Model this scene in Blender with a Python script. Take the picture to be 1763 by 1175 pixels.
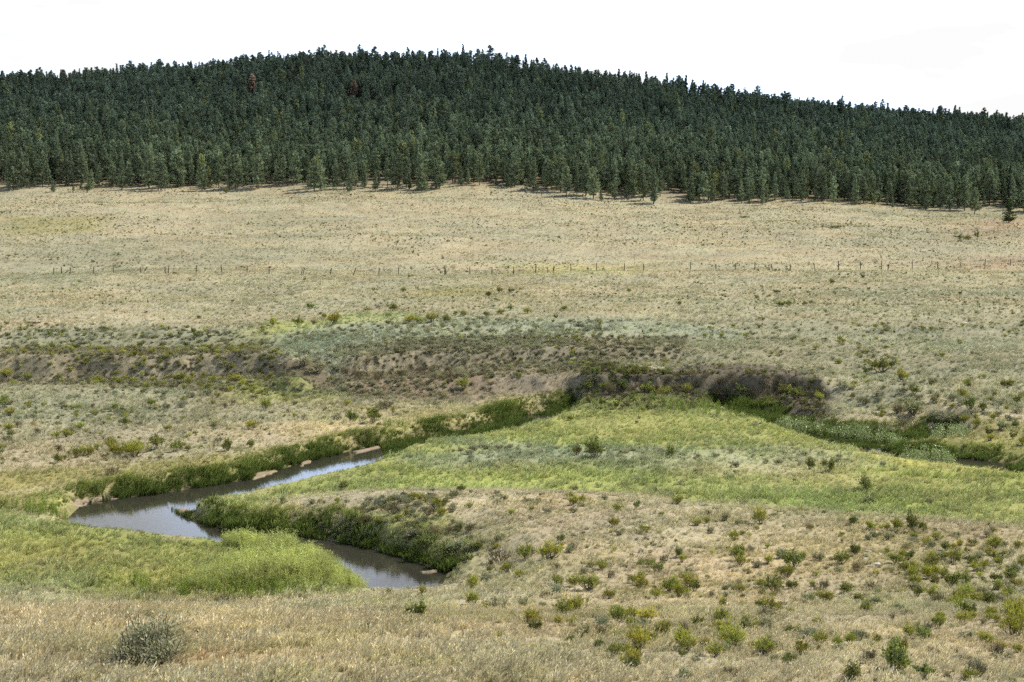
import bpy, math, random
import numpy as np
from mathutils import Vector, Matrix, Euler

# ------------------------------------------------------------------ scene, camera, light
scene = bpy.context.scene
for o in list(bpy.data.objects):
    bpy.data.objects.remove(o, do_unlink=True)

W_PX, H_PX, F_PX = 1763.0, 1175.0, 2938.0
CAM_Z = 22.0
PITCH = math.atan((H_PX / 2 - 300.0) / F_PX)

cam_data = bpy.data.cameras.new("camera")
cam_data.sensor_width = 36.0
cam_data.lens = 36.0 * F_PX / W_PX
cam_data.clip_start = 0.5
cam_data.clip_end = 6000
cam = bpy.data.objects.new("camera", cam_data)
scene.collection.objects.link(cam)
cam.location = (0, 0, CAM_Z)
cam.rotation_euler = (math.pi / 2 - PITCH, 0, 0)
scene.camera = cam

SUN_AZ = math.radians(66)      # to the right of straight ahead (clockwise from +Y)
SUN_EL = math.radians(48)
world = bpy.data.worlds.new("World")
scene.world = world
world.use_nodes = True
wn, wl = world.node_tree.nodes, world.node_tree.links
wn.clear()
w_out = wn.new("ShaderNodeOutputWorld")
w_bg = wn.new("ShaderNodeBackground")
w_sky = wn.new("ShaderNodeTexSky")
w_sky.sky_type = 'NISHITA'
w_sky.sun_disc = False
w_sky.sun_elevation = SUN_EL
w_sky.sun_rotation = SUN_AZ
w_sky.dust_density = 1.5
w_bg.inputs['Strength'].default_value = 0.076
# thin bright cloud, closing up towards the horizon
w_tc = wn.new("ShaderNodeTexCoord")
w_sep = wn.new("ShaderNodeSeparateXYZ")
wl.new(w_tc.outputs['Generated'], w_sep.inputs[0])
w_map = wn.new("ShaderNodeMapping")
w_map.inputs['Scale'].default_value = (1.0, 1.0, 5.0)
wl.new(w_tc.outputs['Generated'], w_map.inputs['Vector'])
w_noise = wn.new("ShaderNodeTexNoise")
w_noise.inputs['Scale'].default_value = 6.0
w_noise.inputs['Detail'].default_value = 6.0
wl.new(w_map.outputs[0], w_noise.inputs['Vector'])
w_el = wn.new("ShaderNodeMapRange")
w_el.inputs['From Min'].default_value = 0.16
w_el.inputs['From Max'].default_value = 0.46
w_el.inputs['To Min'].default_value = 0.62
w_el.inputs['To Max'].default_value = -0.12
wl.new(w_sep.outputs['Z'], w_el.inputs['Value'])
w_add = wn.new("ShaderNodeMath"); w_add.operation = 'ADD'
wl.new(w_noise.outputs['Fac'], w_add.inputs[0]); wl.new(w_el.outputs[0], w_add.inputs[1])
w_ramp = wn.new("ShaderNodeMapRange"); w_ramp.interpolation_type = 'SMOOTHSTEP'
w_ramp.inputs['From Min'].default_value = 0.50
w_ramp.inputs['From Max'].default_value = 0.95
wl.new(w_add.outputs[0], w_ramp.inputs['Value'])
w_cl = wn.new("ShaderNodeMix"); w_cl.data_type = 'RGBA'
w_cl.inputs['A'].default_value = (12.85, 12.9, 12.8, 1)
w_cl.inputs['B'].default_value = (18.5, 23.0, 31.0, 1)  # cloud made bluer and brighter so the creek reflects a bluer sky
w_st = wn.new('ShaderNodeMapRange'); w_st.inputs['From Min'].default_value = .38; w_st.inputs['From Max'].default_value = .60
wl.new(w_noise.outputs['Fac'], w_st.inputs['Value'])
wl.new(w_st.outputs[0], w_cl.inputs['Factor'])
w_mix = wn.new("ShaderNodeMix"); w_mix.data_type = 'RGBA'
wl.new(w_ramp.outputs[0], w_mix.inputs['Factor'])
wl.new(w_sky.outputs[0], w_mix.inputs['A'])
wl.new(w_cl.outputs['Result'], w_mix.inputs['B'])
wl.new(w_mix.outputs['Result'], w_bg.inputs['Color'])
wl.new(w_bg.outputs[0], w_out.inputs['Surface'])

sun_data = bpy.data.lights.new("sun", 'SUN')
sun_data.energy = 5.0
sun_data.angle = math.radians(0.53)
sun_data.color = (1.0, 0.95, 0.87)
sun = bpy.data.objects.new("sun", sun_data)
scene.collection.objects.link(sun)
sun_dir = Vector((math.sin(SUN_AZ) * math.cos(SUN_EL), math.cos(SUN_AZ) * math.cos(SUN_EL), math.sin(SUN_EL)))
sun.rotation_euler = sun_dir.to_track_quat('Z', 'Y').to_euler()
sun.location = sun_dir * 500

vs = scene.view_settings
vs.view_transform = 'Standard'
vs.look = 'None'
vs.exposure = 0.0
vs.gamma = 1.0
vs.use_curve_mapping = False
scene.cycles.max_bounces = 4
scene.cycles.diffuse_bounces = 2
scene.cycles.glossy_bounces = 2
scene.cycles.transmission_bounces = 3
scene.cycles.transparent_max_bounces = 4
scene.cycles.use_adaptive_sampling = True
scene.cycles.adaptive_threshold = 0.03
scene.cycles.use_denoising = False
scene.cycles.caustics_reflective = False
scene.cycles.caustics_refractive = False

rng = np.random.default_rng(7)
random.seed(7)

# ------------------------------------------------------------------ maths helpers
def lin(c):
    c = np.asarray(c, float) / 255.0
    return np.where(c <= 0.04045, c / 12.92, ((c + 0.055) / 1.055) ** 2.4)

def sm(t):
    t = np.clip(t, 0, 1)
    return t * t * (3 - 2 * t)

def _hash(ix, iy, seed):
    h = (ix.astype(np.int64) * 374761393 + iy.astype(np.int64) * 668265263 + seed * 2147483647) & 0xFFFFFFFF
    h = ((h ^ (h >> 13)) * 1274126177) & 0xFFFFFFFF
    h = (h ^ (h >> 16)) & 0xFFFFFFFF
    return h / 4294967295.0

def vnoise(x, y, seed=0):
    x0, y0 = np.floor(x), np.floor(y)
    fx, fy = x - x0, y - y0
    fx, fy = fx * fx * (3 - 2 * fx), fy * fy * (3 - 2 * fy)
    a, b = _hash(x0, y0, seed), _hash(x0 + 1, y0, seed)
    c, d = _hash(x0, y0 + 1, seed), _hash(x0 + 1, y0 + 1, seed)
    return (a + (b - a) * fx) * (1 - fy) + (c + (d - c) * fx) * fy - 0.5

def fbm(x, y, octv=4, seed=0):
    s, a, t = 0.0, 1.0, 0.0
    for k in range(octv):
        s = s + a * vnoise(x * 2 ** k + 17.3 * k, y * 2 ** k - 9.1 * k, seed + k)
        t += a
        a *= 0.5
    return 2 * s / t       # about -1..1

CT, ST = math.cos(PITCH), math.sin(PITCH)
def ray(px, py):
    u = (np.asarray(px, float) - W_PX / 2) / F_PX
    v = (H_PX / 2 - np.asarray(py, float)) / F_PX
    return u, CT + v * ST, -ST + v * CT

def gp(px, py, z):
    dx, dy, dz = ray(px, py)
    t = (z - CAM_Z) / dz
    return dx * t, dy * t

def project(x, y, z):
    zc = z - CAM_Z
    d = y * CT - zc * ST
    v = y * ST + zc * CT
    return W_PX / 2 + F_PX * x / d, H_PX / 2 - F_PX * v / d

def world_poly(pts, z=0.0):
    out = []
    for p in pts:
        zz = p[2] if len(p) > 2 else z
        x, y = gp(p[0], p[1], zz)
        out.append((float(x), float(y)))
    return np.array(out)

def poly_sd(P, x, y, margin=25.0):
    """signed distance, negative inside; points far outside the box get +margin"""
    x = np.asarray(x, float); y = np.asarray(y, float)
    res = np.full(x.shape, float(margin))
    lo, hi = P.min(0) - margin, P.max(0) + margin
    m = (x > lo[0]) & (x < hi[0]) & (y > lo[1]) & (y < hi[1])
    if not m.any():
        return res
    X, Y = x[m], y[m]
    d2 = np.full(X.shape, 1e18)
    ins = np.zeros(X.shape, bool)
    n = len(P)
    for i in range(n):
        ax, ay = P[i]; bx, by = P[(i + 1) % n]
        ex, ey = bx - ax, by - ay
        L = ex * ex + ey * ey + 1e-12
        t = np.clip(((X - ax) * ex + (Y - ay) * ey) / L, 0, 1)
        d2 = np.minimum(d2, (X - ax - t * ex) ** 2 + (Y - ay - t * ey) ** 2)
        c = (ay > Y) != (by > Y)
        with np.errstate(divide='ignore', invalid='ignore'):
            c &= X < (bx - ax) * (Y - ay) / (by - ay + 1e-15) + ax
        ins ^= c
    res[m] = np.minimum(np.sqrt(d2), margin) * np.where(ins, -1, 1)
    return res

# ------------------------------------------------------------------ the lie of the land
ZW = -1.0
RIVER_A = world_poly([
    (985, 697, ZW), (900, 716, ZW), (820, 737, ZW), (740, 751, ZW), (680, 764, ZW), (620, 772, ZW), (560, 787, ZW),
    (520, 797, ZW), (470, 812, ZW), (430, 825, ZW), (350, 838, ZW), (280, 849, ZW), (200, 859, ZW), (140, 869, ZW),
    (112, 882, ZW * .5), (140, 900, -.3), (180, 908, -.2), (240, 912, -.2), (310, 919, -.2), (365, 924, -.2), (430, 929, 0),
    (520, 948, 0), (590, 969, 0), (630, 994, .1), (680, 1002, .1), (720, 1000, .1), (752, 995, .1),
    (772, 985, ZW), (735, 974, ZW), (690, 959, ZW), (640, 945, ZW), (590, 934, ZW), (520, 923, ZW), (450, 918, ZW),
    (400, 914, ZW), (365, 905, ZW), (340, 896, ZW), (312, 886, ZW), (300, 876, ZW), (322, 868, -.4), (400, 847, 0),
    (440, 836, 0), (520, 817, 0), (570, 806, 0), (612, 795, 0), (645, 780, 0), (700, 763, 0), (780, 747, 0),
    (860, 735, 0), (930, 717, 0), (980, 703, 0)])
RIVER_B = world_poly([
    (1235, 698, ZW), (1330, 714, ZW), (1400, 730, ZW), (1440, 742, ZW), (1520, 748, ZW), (1630, 746, ZW),
    (1640, 751, -.3), (1560, 754, -.3), (1480, 756, -.5), (1500, 766, ZW), (1560, 774, ZW), (1640, 787, ZW), (1763, 801, ZW),
    (1900, 816, ZW), (1900, 824, -.2), (1763, 807, -.2), (1640, 793, -.2), (1540, 780, -.2), (1450, 766, -.2), (1400, 748, -.2),
    (1330, 722, -.2), (1240, 704, -.2)])
BARS = [world_poly(p, ZW) for p in (
    [(122, 873), (146, 864), (196, 857), (200, 860), (150, 868), (126, 876)],
    [(298, 878), (318, 876), (340, 882), (336, 888), (312, 886)],
    [(432, 825), (444, 817), (476, 810), (484, 812), (458, 820), (436, 827)],
    [(606, 779), (650, 769), (656, 771), (612, 782)],
    [(516, 799), (532, 793), (538, 796), (520, 803)],
    [(724, 986), (750, 981), (762, 985), (740, 990)])]
TERRACE = world_poly([
    (-500, 1040, 0), (-60, 1030, 0), (40, 1040, 0), (130, 1030, 0), (230, 1043, 0), (320, 1038, 0), (400, 1046, 0), (460, 1036, 0), (520, 1026, 0), (632, 1006, 0), (700, 1006, 0), (780, 1002, 0),
    (830, 985, 0), (800, 950, .4), (760, 918, .6), (700, 905, .6), (640, 905, .5), (580, 895, .3), (520, 880, .2), (470, 872, .1),
    (480, 862, .1), (600, 851, .2), (780, 845, .2), (900, 846, .2), (1050, 851, .2), (1200, 868, .2), (1400, 882, .2),
    (1600, 897, .2), (1763, 914, .2), (2100, 950, .2), (2600, 1175, 3), (2600, 2600, 9), (-1500, 2600, 9)])
_xs = lambda pts, z: np.array([[*map(float, gp(a, b, z)), *r] for a, b, *r in pts])
# first scarp: crest line, width of the face
S1 = _xs([(-400, 612, 5), (0, 610, 4), (250, 612, 3.2), (380, 608, 2.8), (450, 608, 3.0), (500, 613, 6), (540, 606, 15), (575, 613, 5),
          (620, 612, 3.4), (720, 604, 3.2), (850, 603, 3.2), (1000, 602, 3.4), (1170, 600, 4), (1350, 598, 9), (1500, 600, 16),
          (1763, 610, 26), (2300, 620, 30)], 3.0)
# lower cut bank: foot line, height, width of the face
S2 = _xs([(-400, 700, .2, 10), (300, 700, .3, 10), (480, 682, .5, 6), (590, 684, .7, 5), (850, 683, 1.2, 4), (985, 682, 1.6, 3), (1020, 682, 1.6, 1.5),
          (1100, 682, 1.6, 1.5), (1200, 681, 1.75, 1.3), (1330, 682, 1.7, 1.3), (1415, 688, 1.9, 1.6), (1450, 700, 1.7, 9), (1560, 722, 1.5, 16),
          (1763, 770, 1.3, 20), (2200, 800, 1.2, 20)], 0.0)
_px2u = lambda p: (np.asarray(p, float) - W_PX / 2) / F_PX
EDGE_U = _px2u([-600, 0, 150, 300, 430, 700, 850, 1000, 1060, 1200, 1300, 1400, 1500, 1600, 1763, 2400])
EDGE_P = np.array([334, 331, 329, 328, 330, 328, 331, 338, 343, 352, 351, 349, 354, 361, 364, 372])
RID_U = _px2u([-700, 0, 100, 270, 400, 500, 640, 790, 900, 1000, 1050, 1150, 1250, 1400, 1500, 1600, 1763, 2500])
RID_P = np.array([140, 117, 112, 106, 99, 93, 88, 86, 98, 112, 118, 132, 150, 163, 175, 182, 192, 235]) + 43.0
Y_EDGE, Y_RID = 480.0, 760.0

def zedge(u):
    return CAM_Z - (np.interp(u, EDGE_U, EDGE_P) - 300) * Y_EDGE / F_PX
def zridge(u):
    return CAM_Z - (np.interp(u, RID_U, RID_P) - 300) * Y_RID / F_PX

CHOKED = [world_poly(p, -.5) for p in (
    [(655, 757), (760, 735), (900, 705), (1000, 685), (1010, 708), (900, 735), (760, 762), (665, 778)],
    [(1215, 690), (1330, 702), (1700, 735), (1700, 752), (1480, 762), (1640, 772), (1920, 800), (1920, 835), (1640, 805), (1400, 770), (1215, 712)])]
def river_sd(x, y):
    return np.minimum(poly_sd(RIVER_A, x, y), poly_sd(RIVER_B, x, y))

def height(x, y, full=False):
    x = np.asarray(x, float); y = np.asarray(y, float)
    u = x / np.maximum(y, 20)
    lower = 0.012 * np.maximum(0, y - 150) * (y < 260) + (y >= 260) * 1.3
    y2 = np.interp(x, S2[:, 0], S2[:, 1]); a2 = np.interp(x, S2[:, 0], S2[:, 2]); w2 = np.interp(x, S2[:, 0], S2[:, 3])
    wob = 1.6 * fbm(x / 5.0, y / 9.0, 3, 31)
    rill = 1.1 * fbm(x / 2.3 + .8 * fbm(x / 4, y / 4, 2, 36), y / 5.0, 4, 33) + .6 * fbm(x / .8, y / 1.0, 3, 34)
    lower = lower + a2 * sm((y + (wob + rill * (a2 > 1.4)) * np.minimum(1, 3 / w2) - y2) / w2) * (1 + .32 * fbm(x / 5, y * 0 + 1.7, 3, 35))
    # small mud outcrop
    mx, my = gp(500, 668, .6)
    lower = lower + 1.0 * np.exp(-(((x - mx) / 2.0) ** 2 + ((y - my) / 1.3) ** 2) ** 2)
    up = np.interp(y, [100, 183, 205, 250, 300], [2.2, 3.0, 3.9, 4.5, 4.9])
    left = sm((-20 - x) / 10)
    up = up - 1.1 * left * (1 - sm((y - 191 + wob) / 8)) * sm((y - 184) / 4)
    ze, zr = zedge(u), zridge(u)
    t = np.clip((y - 300) / (Y_EDGE - 300), 0, 1)
    up = up + (ze - 4.9) * t * (0.8 + 0.2 * t)
    t2 = np.clip((y - Y_EDGE) / (Y_RID - Y_EDGE), 0, 1)
    up = up + (zr - ze) * t2 * (0.82 + 0.18 * t2)
    up = up - 0.14 * np.maximum(0, y - Y_RID)
    up = up + sm((y - 215) / 60) * (1.15 * fbm(x / 46, y / 36, 3, 5) + 0.25 * fbm(x / 11, y / 9, 2, 9)) * (1 + sm((y - Y_EDGE) / 60))
    y1 = np.interp(x, S1[:, 0], S1[:, 1]); w1 = np.interp(x, S1[:, 0], S1[:, 2])
    z = lower + (up - lower) * sm((y + (wob + .45 * rill) * np.minimum(1, 3 / w1) - y1 + w1) / w1)
    # near terrace and the slope the camera looks down from
    sdt = -poly_sd(TERRACE, x, y, 30)
    far_in = (y < 60)
    tt = np.where(far_in, 1, sm((sdt + 1.5) / (6 + 9 * sm((2 - x) / 8) * sm((100 - y) / 5))))
    z = z + 1.0 * tt
    n = np.maximum(0, 92 - y)
    z = z + 0.150 * n * sm(n / 30) * np.where(far_in, 1, sm((sdt + 1) / 4))
    near = sm((230 - y) / 60)
    z = z + near * (0.16 * fbm(x / 13, y / 13, 3, 21) + 0.07 * fbm(x / 2.6, y / 2.6, 3, 22) * (0.5 + 0.9 * tt))
    # channel
    m = y < 215
    if np.any(m):
        sd = np.full(z.shape, 25.0)
        sd[m] = river_sd(x[m], y[m])
        wb = 1.5 + 0.7 * fbm(x / 6, y / 6, 2, 41) + 1.6 * sm((x - 12) / 25)
        bar = np.full(z.shape, 9.0)
        for B in BARS:
            bar[m] = np.minimum(bar[m], poly_sd(B, x[m], y[m], 9.0))
        bar = bar + .35 * fbm(x / 1.1, y / 1.1, 2, 43)
        wb = wb + .6 * sm(1 - bar / 1.0)
        bank = ZW + 0.06 + (z - ZW - 0.06) * sm(sd / np.maximum(wb, .5)) ** 0.8
        bed = ZW - 0.5 * np.clip(-sd / 1.5, 0, 1)
        zb = np.where(sd < 0, bed, bank)
        zb = np.where((bar < 0), np.maximum(np.minimum(zb, ZW + .22), ZW + 0.05 + 0.10 * np.clip(-bar / .7, 0, 1)), zb)
        zb = np.where(sd > 0, np.minimum(zb, ZW + .2 + .95 * np.maximum(bar, 0)), zb)
        z = np.where(m, np.minimum(z, zb), z)
    return z

# ------------------------------------------------------------------ ground colours (what the soil and plants are)
DRY = lin((173, 165, 126)); PALE = lin((185, 174, 135)); SAGE = lin((152, 150, 118)); SILV = lin((158, 163, 136))
GREEN = lin((160, 165, 84)); LIME = lin((170, 178, 90)); OLIVE = lin((160, 154, 88)); YEL = lin((190, 182, 100)); DGREEN = lin((96, 118, 44))
SOIL = lin((138, 125, 94)); MUD = lin((150, 135, 106)); SAND = lin((166, 148, 122)); TAN = lin((185, 171, 131)); STRAW = lin((190, 178, 122))
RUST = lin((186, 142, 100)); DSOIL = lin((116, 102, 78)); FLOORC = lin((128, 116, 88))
LAYERS = [   # polygon in picture points, level, colour, feather (m), wobble (m), strength
    # far plain
    ([(0, 545), (330, 520), (330, 560), (0, 575)], 4, PALE, 6, 6, .7),
    ([(1300, 440), (1763, 425), (1900, 440), (1900, 462), (1300, 455)], 6, PALE, 10, 8, .7),
    ([(600, 340), (1000, 340), (1200, 360), (1250, 385), (800, 390), (560, 365)], 13, PALE, 14, 12, .55),
    ([(0, 335), (420, 332), (480, 345), (300, 362), (0, 365)], 15, PALE, 14, 12, .6),
    ([(1370, 360), (1620, 372), (1600, 395), (1330, 392), (1220, 372)], 12, PALE, 12, 9, .7),
    ([(0, 400), (180, 402), (180, 410), (0, 412)], 8, OLIVE, 5, 5, .6),
    ([(0, 425), (300, 420), (420, 440), (200, 452), (0, 460)], 7, SAGE, 14, 14, .5),
    ([(880, 458), (1110, 456), (1100, 475), (900, 478)], 5, YEL, 8, 6, .4),
    ([(1650, 375), (1763, 372), (1763, 385), (1640, 388)], 11, RUST, 8, 8, .35),
    ([(1640, 440), (1800, 440), (1800, 452), (1690, 455)], 6, RUST, 6, 6, .35),
    ([(1420, 395), (1763, 398), (1763, 425), (1500, 418)], 9, SAGE, 10, 10, .45),
    # mid flat and gully
    ([(575, 545), (700, 543), (690, 560), (560, 562)], 3.8, LIME, 3, 3, .6),
    ([(740, 500), (850, 500), (840, 515), (740, 515)], 4.2, OLIVE, 5, 5, .6),
    ([(465, 563), (590, 560), (560, 588), (470, 590)], 3.3, LIME, 3, 2, .6),
    ([(335, 585), (480, 573), (560, 590), (480, 602), (300, 606)], 3, LIME, 2.5, 2, .55),
    ([(580, 566), (800, 555), (1080, 560), (1300, 575), (1250, 592), (1000, 597), (700, 598), (560, 600)], 3.4, SILV, 6, 4, .75),
    ([(400, 596), (600, 580), (720, 585), (640, 605), (590, 640), (510, 645), (490, 615)], 2.6, SILV, 3, 2.5, .8),
    ([(0, 572), (280, 570), (430, 575), (300, 598), (0, 604)], 3.4, SAGE, 3, 3, .8),
    ([(0, 612), (250, 612), (440, 606), (505, 640), (500, 660), (330, 655), (150, 640), (0, 640)], 1.8, SOIL, 2, 2, .65),
    ([(575, 618), (720, 604), (1000, 604), (1180, 602), (1180, 620), (1000, 632), (760, 650), (590, 655)], 2, SOIL, 2.5, 2, .6),
    ([(1180, 602), (1500, 598), (1763, 605), (1763, 640), (1400, 635), (1180, 620)], 2.5, SAGE, 6, 5, .6),
    ([(600, 655), (760, 652), (850, 660), (990, 650), (1010, 682), (850, 684), (700, 682), (590, 676)], .8, MUD, 2, 2, .75),
    ([(468, 668), (480, 655), (530, 652), (590, 662), (560, 676), (480, 676)], .6, DSOIL, 1, 1, .8),
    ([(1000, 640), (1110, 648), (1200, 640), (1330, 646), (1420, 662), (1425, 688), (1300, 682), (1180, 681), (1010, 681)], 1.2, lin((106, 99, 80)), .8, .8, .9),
    ([(380, 665), (480, 665), (600, 680), (560, 690), (440, 692), (390, 680)], .3, GREEN, 2.5, 2, .7),
    ([(0, 640), (300, 650), (500, 668), (560, 700), (500, 745), (300, 790), (0, 800)], .3, SAGE, 5, 5, .3),
    ([(560, 690), (860, 690), (820, 725), (640, 745), (500, 760), (460, 740)], .2, STRAW, 4, 4, .5),
    # green flood plain
    ([(-80, 826), (130, 806), (300, 792), (440, 775), (580, 745), (720, 722), (860, 690), (1000, 684), (1000, 700), (850, 740), (640, 775),
      (420, 830), (120, 880), (-80, 900)], 0, OLIVE, 3, 3, .85),
    ([(100, 850), (300, 826), (430, 800), (560, 770), (700, 742), (860, 722), (900, 722), (700, 765), (520, 808), (420, 832), (130, 880)], 0, GREEN, 2, 2, .8),
    ([(320, 868), (420, 842), (520, 818), (640, 782), (760, 757), (900, 726), (1000, 697), (1100, 684), (1250, 696), (1340, 722), (1420, 755), (1560, 785),
      (1763, 812), (1900, 830), (1900, 935), (1763, 912), (1600, 894), (1400, 880), (1200, 866), (1050, 851), (900, 845), (780, 848), (600, 853), (480, 866),
      (430, 900), (360, 895)], 0, GREEN, 2.5, 2.5, .95),
    ([(900, 730), (1000, 700), (1220, 700), (1330, 730), (1400, 760), (1200, 762), (1000, 760)], 0, OLIVE, 6, 5, .4),
    ([(740, 790), (820, 765), (1000, 770), (1250, 778), (1420, 775), (1480, 800), (1300, 815), (1000, 800), (800, 806)], 0, SILV, 4, 4, .75),
    ([(1040, 780), (1400, 785), (1560, 830), (1400, 840), (1120, 805)], 0, STRAW, 5, 4, .45),
    ([(780, 812), (1100, 818), (1300, 835), (1500, 860), (1700, 880), (1500, 880), (1200, 858), (900, 838), (700, 838)], 0, LIME, 4, 3, .6),
    ([(1500, 795), (1763, 812), (1763, 860), (1600, 850)], 0, GREEN, 4, 3, .7),
    ([(1480, 780), (1620, 793), (1763, 808), (1763, 815), (1600, 802)], 0, YEL, 1.5, 1.5, .7),
    ([(-80, 890), (100, 890), (240, 900), (365, 918), (450, 935), (600, 990), (590, 1015), (400, 1038), (200, 1032), (-80, 1026)], 0, GREEN, 2.5, 4, .95),
    ([(-80, 930), (150, 930), (300, 960), (250, 1000), (-80, 1010)], 0, OLIVE, 5, 4, .7),
    ([(380, 925), (470, 915), (560, 935), (600, 970), (590, 1012), (450, 1030), (380, 1000)], 0, LIME, 2, 2, .6),
    ([(200, 1000), (420, 995), (460, 1030), (230, 1036)], 0, YEL, 2, 2, .35),
    ([(1500, 752), (1640, 755), (1763, 768), (1920, 778), (1920, 818), (1763, 802), (1600, 784)], -.2, GREEN, 1.5, 1.5, .85),
    ([(1560, 735), (1700, 728), (1920, 745), (1920, 778), (1763, 768), (1640, 756)], .4, OLIVE, 3, 2.5, .8),
    # near slopes
    ([(480, 862), (600, 852), (780, 846), (900, 847), (1050, 852), (1050, 880), (860, 900), (700, 880), (560, 880)], .5, TAN, 3, 3, .7),
    ([(640, 905), (760, 915), (820, 985), (760, 985), (690, 955), (610, 930)], -.2, GREEN, 1.2, 1, .8),
    ([(770, 910), (850, 925), (850, 980), (800, 985)], .4, OLIVE, 2, 2, .6),
    ([(1330, 900), (1500, 890), (1763, 930), (1763, 1060), (1500, 1040), (1350, 960)], 1, OLIVE, 6, 5, .35),
    ([(700, 1070), (850, 1085), (1000, 1130), (900, 1165), (760, 1110)], 4, OLIVE, 2, 3, .5),
    ([(-80, 1030), (480, 1034), (700, 1044), (640, 1085), (300, 1090), (-80, 1085)], 1.5, OLIVE, 3.5, 3.5, .75),
    ([(260, 1150), (480, 1150), (520, 1180), (240, 1180)], 6.5, RUST, 1.2, 1, .6),
]
LAYERS = [(world_poly(p, z), np.asarray(c), f, w, s) for p, z, c, f, w, s in LAYERS]

def greenness(c):
    return np.clip((c[:, 1] - c[:, 0]) / (c[:, 1] + 1e-6) * 5 + .45, 0, 1)

def ground_colour(x, y):
    x = np.asarray(x, float); y = np.asarray(y, float)
    n1 = fbm(x / 30, y / 22, 4, 61); n2 = fbm(x / 6, y / 6, 3, 62); n3 = fbm(x / 1.6, y / 1.6, 3, 63)
    base = np.where((y > 215)[:, None], DRY, np.where((y > 150)[:, None], 0.55 * DRY + 0.45 * SAGE, TAN))
    k = sm((y - 195) / 40)[:, None]
    mid = 0.6 * DRY + 0.4 * SAGE
    base = np.where((y > 150)[:, None], mid * (1 - k) + DRY * k, TAN)
    n1 = n1 * .7 + .75 * fbm(x / 75, y / 16, 3, 64)
    c = base + (PALE - base) * np.clip(n1 * .9, 0, .6)[:, None]
    c = c + (SAGE - c) * np.clip(-n1 * .95 - .05, 0, .6)[:, None]
    wx = fbm(x / 5, y / 5, 3, 71); wy = fbm(x / 14, y / 10, 3, 72)
    for P, col, f, wob, s in LAYERS:
        sd = poly_sd(P, x, y, 30) + wob * np.where(y > 170, wy, wx)
        k = s * sm((f - sd) / (2 * f))
        c = c + (col - c) * k[:, None]
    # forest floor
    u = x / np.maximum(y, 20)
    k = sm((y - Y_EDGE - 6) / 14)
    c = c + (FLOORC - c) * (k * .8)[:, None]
    # patchiness: straw and darker green in the meadows
    gg = greenness(c)
    p1 = fbm(x / 8, y / 6, 4, 67); p2 = fbm(x / 3, y / 2.5, 3, 68)
    c = c + (STRAW - c) * (gg * np.clip(.6 * p1 + .22 * p2, 0, .5))[:, None]
    c = c + (DGREEN * 1.25 - c) * (gg * np.clip(-.55 * p1 - .2 * p2 - .1, 0, .4))[:, None]
    nr = sm((150 - y) / 40)
    c = c + (OLIVE * .92 - c) * (nr * (1 - gg) * np.clip(.7 * p2 + .45 * p1, 0, .55))[:, None]
    c = c + (PALE - c) * (nr * (1 - gg) * np.clip(-.8 * p2, 0, .4))[:, None]
    gnear = sm((215 - y) / 40)
    c = c * (1 + 0.18 * n2 + 0.2 * n3)[:, None]
    warm = fbm(x / 9, y / 9, 3, 66)
    c = c * np.stack([1 + .07 * warm, 1 + 0 * warm, 1 - .10 * warm], 1)
    m = y < 215
    if m.any():
        sd = river_sd(x[m], y[m])
        cm = c[m]
        k = sm((1.0 - sd) / .8) * .6
        cm = cm + (DSOIL - cm) * k[:, None]
        for B in BARS:
            b = poly_sd(B, x[m], y[m], 5) + .35 * fbm(x[m] / 1.1, y[m] / 1.1, 2, 43)
            cm = cm + (SAND - cm) * (sm((.12 - b) / .3) * .95)[:, None]
        c[m] = cm
    c[:, 2] *= 1 + .28 * np.clip((.8 - c[:, 2] / c[:, 0]) / .6, 0, 1)
    return np.clip(c, 0.01, 0.8)

# ------------------------------------------------------------------ mesh and node helpers
def set_props(o, label=None, category=None, group=None, kind=None):
    if label: o["label"] = label
    if category: o["category"] = category
    if group: o["group"] = group
    if kind: o["kind"] = kind

def mesh_from_arrays(name, verts, faces, colors=None, cname="vc", mat=None, smooth=False):
    me = bpy.data.meshes.new(name)
    verts = np.asarray(verts, np.float32); faces = np.asarray(faces, np.int32)
    k = faces.shape[1]
    me.vertices.add(len(verts)); me.vertices.foreach_set("co", verts.ravel())
    me.loops.add(faces.size); me.loops.foreach_set("vertex_index", faces.ravel())
    me.polygons.add(len(faces))
    me.polygons.foreach_set("loop_start", np.arange(0, faces.size, k, dtype=np.int32))
    me.polygons.foreach_set("use_smooth", np.full(len(faces), smooth, bool))
    me.update(calc_edges=True)
    if colors is not None:
        a = me.color_attributes.new(cname, 'FLOAT_COLOR', 'POINT')
        cc = np.ones((len(verts), 4), np.float32); cc[:, :3] = colors
        a.data.foreach_set("color", cc.ravel())
    if mat: me.materials.append(mat)
    return me

def link(o, parent=None):
    scene.collection.objects.link(o)
    if parent: o.parent = parent
    return o

def new_mat(name):
    m = bpy.data.materials.new(name); m.use_nodes = True
    m.node_tree.nodes.clear()
    return m, m.node_tree.nodes, m.node_tree.links

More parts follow.
